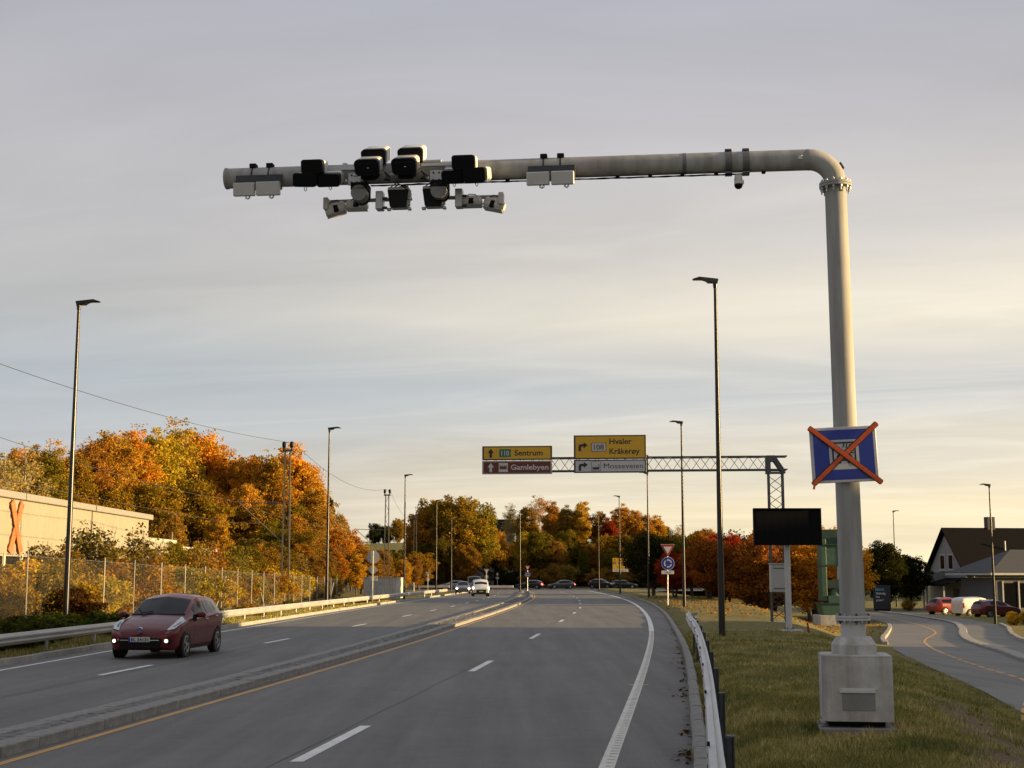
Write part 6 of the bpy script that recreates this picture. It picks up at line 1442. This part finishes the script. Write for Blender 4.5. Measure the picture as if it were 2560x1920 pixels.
for k in range(24):
    y = 49 + k * 2.6; x = LK(y) - 1.6 - rng.uniform(0, 1.6)
    tree('H', x, y, rng.uniform(.35, .7), rng.choice(['hedge', 'brown', 'moss']), 'low_shrub', 'low scrub on the strip between left guardrail and fence', 'shrub', 'low scrub along the fence foot', wide=1.4)
# big round trees and the wooded hill beyond the roundabout
plant([(-14.7, 238, 14.4, 'C', 'rust'), (-12.7, 240, 16.5, 'C', 'rust'), (-9.7, 236, 16.7, 'C', 'moss'), (-7.0, 238, 15.9, 'C', 'moss'), (-5.6, 242, 12.7, 'C', 'moss'), (-15.9, 241, 12.2, 'B', 'orange'), (-11.5, 232, 9, 'C', 'green'), (-7.5, 231, 8, 'C', 'olive'), (-14.8, 233, 8, 'C', 'green'), (-4.0, 243, 7.5, 'C', 'dark')], 'park_tree', 'in the round group beyond the left lamps', 'big round tree group', wide=1.0)
plant([(-0.4, 275, 16.3, 'D', 'pale'), (2.8, 268, 15.7, 'B', 'olive'), (5.6, 290, 19.6, 'D', 'pale'), (7.8, 275, 17.0, 'B', 'rust'), (10.4, 270, 15.9, 'B', 'olive'), (13.3, 270, 16.9, 'B', 'gold'), (16.7, 270, 14.8, 'B', 'rust'), (18.5, 265, 13.4, 'B', 'red'), (21.3, 270, 16.2, 'B', 'orange'), (23.7, 270, 15.2, 'B', 'gold'), (26.2, 270, 14.2, 'B', 'gold'), (28.3, 272, 14.1, 'B', 'gold'), (29.7, 265, 11.2, 'D', 'dark'), (32, 270, 12.0, 'D', 'pale'), (34.5, 266, 10.5, 'C', 'dark'), (37, 262, 9.5, 'C', 'green'), (40, 262, 9, 'C', 'dark')], 'hill_tree', 'high on the hill beyond the roundabout', 'upper trees of the far wooded hill', wide=1.2)
for k in range(40):
    x = -5 + 46 * k / 39 + rng.uniform(-1, 1); y = 252 + rng.uniform(-4, 9); c = rng.choice(['olive', 'moss', 'green', 'rust', 'brown', 'olive', 'gold'])
    zt = rng.uniform(6.5, 11.5)
    tree('C' if k % 3 else 'B', x, y, max(4.5, zt - T(x, y)), c, 'hill_tree', CW[c] + ' tree low on the wooded hill beyond the roundabout', 'tree', 'lower trees of the far wooded hill', wide=1.1)
for k in range(22):
    x = -34 + 3.6 * k + rng.uniform(-1, 1); y = 345 + rng.uniform(-10, 20); c = rng.choice(['dark', 'green', 'olive', 'brown'])
    tree('C', x, y, rng.uniform(5, 7.5), c, 'far_tree', CW[c] + ' tree in the farthest row behind the hill', 'tree', 'farthest tree row')
for k in range(34):
    x = -5 + 1.5 * k + rng.uniform(-.6, .6); y = 245.0 + rng.uniform(-1.5, 3); c = rng.choice(['dark', 'olive', 'green', 'brown', 'dark'])
    tree('F', x, y, rng.uniform(2.2, 4.2), c, 'edge_bush', CW[c] + ' bush at the foot of the wooded hill beyond the roundabout', 'bush', 'bushes at the foot of the far hill', wide=1.3)
# unseen tall trees added outside the frame to keep the hill foot in shade
for k in range(15):
    x = 116 + rng.uniform(0, 6); y = 205 + 5.2 * k
    tree('C', x, y, 22.5 + rng.uniform(-1.5, 1.5), 'green', 'unseen_shade_tree', 'unseen tall green tree added for shade outside the frame far right', 'tree', 'unseen trees added for shade outside the frame', z=-1.0)
# red and orange maples in the park
plant([(a, b_, z_, 'A', c_) for a, b_, z_, c_ in [(13.6, 118, 4.6, 'red'), (15.6, 112, 5.7, 'copper'), (17.6, 116, 5.9, 'red'), (19.6, 110, 5.9, 'copper'), (21.6, 117, 5.8, 'red'), (23.3, 110, 5.3, 'orange'), (25.3, 113, 6.4, 'orange'), (26.2, 122, 6.9, 'rust'), (20.5, 126, 6.6, 'dark'), (16.5, 128, 6.4, 'green'), (13.0, 130, 6.6, 'dark')]], 'maple_tree', 'in the park row behind the message board', 'spreading trees in the park')
tree('C', 39.6, 150.5, 7.9, 'dark', 'dark_tree', 'large dark rounded tree left of the grey house', 'tree', None, z=-1.6, wide=1.25)
tree('C', 36.3, 152.5, 7.6, 'dark', 'dark_tree', 'dark tree seen right behind the gantry pole', 'tree', None, z=-1.6, wide=1.2)
tree('C', 43.2, 153.5, 6.6, 'dark', 'dark_tree', 'smaller dark tree close to the balcony of the grey house', 'tree', None, z=-1.6, wide=1.05)
tree('F', 41.0, 146.5, 1.3, 'brown', 'low_bush', 'low brown bush right of the advertising board', 'bush', None, z=-1.55)
for k, (x, y) in enumerate([(33.6, 96.6), (35.0, 98.3), (36.5, 99.4), (38.4, 101), (35.8, 96), (38, 97.5)]):
    tree('F', x + .6, y, rng.uniform(.8, 1.4), ['gold', 'brown', 'moss', 'rust', 'moss', 'olive'][k], 'verge_bush', 'yellowing bush at the foot of the sunlit lamp post', 'bush', 'bushes at the sunlit lamp foot', z=zr(y) - .05)

# ---- dark rock cutting below the big trees
gq = np.random.default_rng(5); rows_ = []
for i in range(16):
    r_ = []
    for j in range(30):
        u = j / 29; v = i / 15; x = -14.5 + 11.5 * u; z = -.2 + 4.6 * v * (1 - .5 * abs(u - .5)); y = 231.5 + 4.5 * v + .9 * math.sin(u * 19 + v * 5) + gq.uniform(-.7, .7)
        r_.append((x, y, z + gq.uniform(-.2, .2)))
    rows_.append(r_)
rock = MB().grid(rows_).obj('rock_face', mat('dark_rock', (.085, .078, .072), .9, 0, .35, 1.2, .8, 5)); tag(rock, kind='structure')

# ---- grass blades, fallen leaves
grm = bpy.data.materials.new('grass_blades'); grm.use_nodes = True; t = grm.node_tree; b = t.nodes['Principled BSDF']; b.inputs['Roughness'].default_value = .8; b.inputs['Specular IOR Level'].default_value = .2
a1 = t.nodes.new('ShaderNodeAttribute'); a1.attribute_name = 'rnd'; rr2 = t.nodes.new('ShaderNodeValToRGB'); e = rr2.color_ramp.elements
e[0].position = 0; e[0].color = (.12, .135, .03, 1); e[1].position = 1; e[1].color = (.60, .48, .22, 1); q = e.new(.45); q.color = (.26, .235, .058, 1); q = e.new(.72); q.color = (.42, .34, .11, 1)
tcn = t.nodes.new('ShaderNodeTexCoord'); nn_ = t.nodes.new('ShaderNodeTexNoise'); nn_.inputs['Scale'].default_value = .8; nn_.inputs['Detail'].default_value = 4; t.links.new(tcn.outputs['Object'], nn_.inputs['Vector'])
mm = t.nodes.new('ShaderNodeMath'); mm.operation = 'MULTIPLY_ADD'; mm.inputs[1].default_value = 2.3; mm.inputs[2].default_value = -1.15; t.links.new(nn_.outputs['Fac'], mm.inputs[0])
ad = t.nodes.new('ShaderNodeMath'); ad.operation = 'ADD'; ad.use_clamp = True; t.links.new(a1.outputs['Fac'], ad.inputs[0]); t.links.new(mm.outputs[0], ad.inputs[1]); t.links.new(ad.outputs[0], rr2.inputs[0]); t.links.new(rr2.outputs[0], b.inputs['Base Color'])
def blades(name, pts, hgt, w, seed):
    g = np.random.default_rng(seed); n = len(pts); P = np.array(pts, np.float32); h = hgt(P, g) if callable(hgt) else g.uniform(.5, 1.2, n) * hgt
    a = g.uniform(0, 6.28, n); ww = (w(P) if callable(w) else np.full(n, w)) / 2; lean = g.normal(size=(n, 2)) * .5
    V = np.empty((n, 3, 3), np.float32); dx = np.cos(a) * ww; dy = np.sin(a) * ww
    V[:, 0] = P - np.stack([dx, dy, 0 * dx + .01], 1); V[:, 1] = P + np.stack([dx, dy, 0 * dx - .01], 1); V[:, 2] = P + np.stack([lean[:, 0] * h, lean[:, 1] * h, h], 1)
    me = bpy.data.meshes.new(name); me.vertices.add(3 * n); me.vertices.foreach_set('co', V.ravel()); me.loops.add(3 * n); me.loops.foreach_set('vertex_index', np.arange(3 * n, dtype=np.int32)); me.polygons.add(n); me.polygons.foreach_set('loop_start', np.arange(0, 3 * n, 3, dtype=np.int32))
    at = me.attributes.new('rnd', 'FLOAT', 'FACE'); at.data.foreach_set('value', g.beta(2, 2.6, n).astype(np.float32)); me.materials.append(grm); me.update(calc_edges=True)
    o = bpy.data.objects.new(name, me); col.objects.link(o); return tag(o, kind='stuff')
g = np.random.default_rng(3); pts = []
while len(pts) < 150000:
    y = 7.0 / (1 - g.uniform(0, 1) * (1 - 7.0 / 46)); kx = KR(y); s1 = SLe(y) - kx
    s_ = g.uniform(.16, s1 - .02); x = kx + s_
    if x / y > .42: continue
    if abs(x - GX - .03) < .42 and abs(y - GY) < .43: continue
    dd = abs(x - (4.5 + (y - 12.0) * .238) + .15 * math.sin(y * 1.9))
    if 10.8 < y < 23.5 and dd < .75 and g.uniform() < 1.15 - 1.2 * dd - .25 * (math.sin(y * 2.3 + x * 3) > .3): continue
    pts.append((x, y, T(x, y)))
o = blades('verge_grass_blades', pts, lambda P, g_: g_.uniform(.4, 1.3, len(P)) * .052 * (1 + .5 * g_.uniform(0, 1, len(P)) ** 6), lambda P: .006 + .00035 * P[:, 1], 1)
# rougher tufts along the rail, round the plinth and scattered over the verge
pts = []
for k in range(900):
    y = 7.0 / (1 - g.uniform(0, 1) * (1 - 7.0 / 48)); m_ = g.uniform()
    if m_ < .35: x = RRc(y) + g.normal() * .12
    elif m_ < .38: a = g.uniform(0, 3.14); x, y = GX + .04 + .50 * math.cos(a), GY + .50 * math.sin(a)
    elif m_ < .62: x = KR(y) + .22
    else: x = KR(y) + g.uniform(.3, max(.5, SLe(y) - KR(y) - .1))
    if x / y > .42 or (abs(x - GX - .03) < .40 and abs(y - GY) < .41): continue
    for q in range(int(g.uniform(14, 46))): xx, yy = x + g.normal() * .05, y + g.normal() * .05; pts.append((xx, yy, T(xx, yy)))
blades('verge_tufts', pts, .115, lambda P: .007 + .00035 * P[:, 1], 9)
pts = []
while len(pts) < 40000:
    y = g.uniform(28, 112); x = LK(y) - .25 - abs(g.normal()) * 1.3
    pts.append((x, y, T(x, y)))
blades('left_verge_grass', pts, .16, lambda P: .012 + .0003 * P[:, 1], 2)
# brown leaves in the right gutter
C = []; 
for yc, n in [(13.2, 14), (15.8, 22), (16.3, 26), (18.4, 14), (24.0, 14), (25.2, 16), (27.4, 16), (31, 9), (33, 9), (35, 9), (37, 9), (39, 8)]:
    for _ in range(n): y = yc + g.normal() * .14; C.append((KR(y) - .02 - abs(g.normal()) * .10, y, .010 + g.uniform(0, .02)))
for _ in range(90): y = g.uniform(9, 60); C.append((KR(y) - .02 - abs(g.normal()) * .05, y, .012))
C = np.array(C); n = len(C); A = g.normal(size=(n, 3)); A[:, 2] *= .25; A /= np.linalg.norm(A, axis=1)[:, None]; B2 = np.cross(A, np.array([0, 0, 1.0]) + g.normal(size=(n, 3)) * .3); B2 /= np.linalg.norm(B2, axis=1)[:, None]
s_ = g.uniform(.02, .045, n)[:, None]
me = quads_mesh('fallen_leaves', C, A * s_, B2 * s_ * .7, g.uniform(0, 1, n), g.uniform(0, 1, n), leafm)
o = bpy.data.objects.new('fallen_leaves', me); o.color = (.075, .038, .016, 1); col.objects.link(o); tag(o, kind='stuff')
# yellow leaves scattered on the park lawn and verge
C = []
for _ in range(2600):
    x, y = g.uniform(9, 30), g.uniform(62, 122)
    if x > SLe(y) - .4 or x < KR(y) + .4: continue
    C.append((x, y, T(x, y) + .03))
for _ in range(90): y = g.uniform(12, 60); x = KR(y) + g.uniform(.3, 5); C.append((x, y, T(x, y) + .05))
C = np.array(C); n = len(C); A = g.normal(size=(n, 3)); A[:, 2] *= .4; A /= np.linalg.norm(A, axis=1)[:, None]; B2 = np.cross(A, g.normal(size=(n, 3))); B2 /= np.linalg.norm(B2, axis=1)[:, None]
s_ = (g.uniform(.018, .034, n) * (1 + 2 * (C[:, 1] > 60)))[:, None]
me = quads_mesh('lawn_leaves', C, A * s_, B2 * s_ * .7, g.uniform(0, 1, n), g.uniform(0, 1, n), leafm)
o = bpy.data.objects.new('lawn_leaves', me); o.color = (.30, .17, .04, 1); col.objects.link(o); tag(o, kind='stuff')
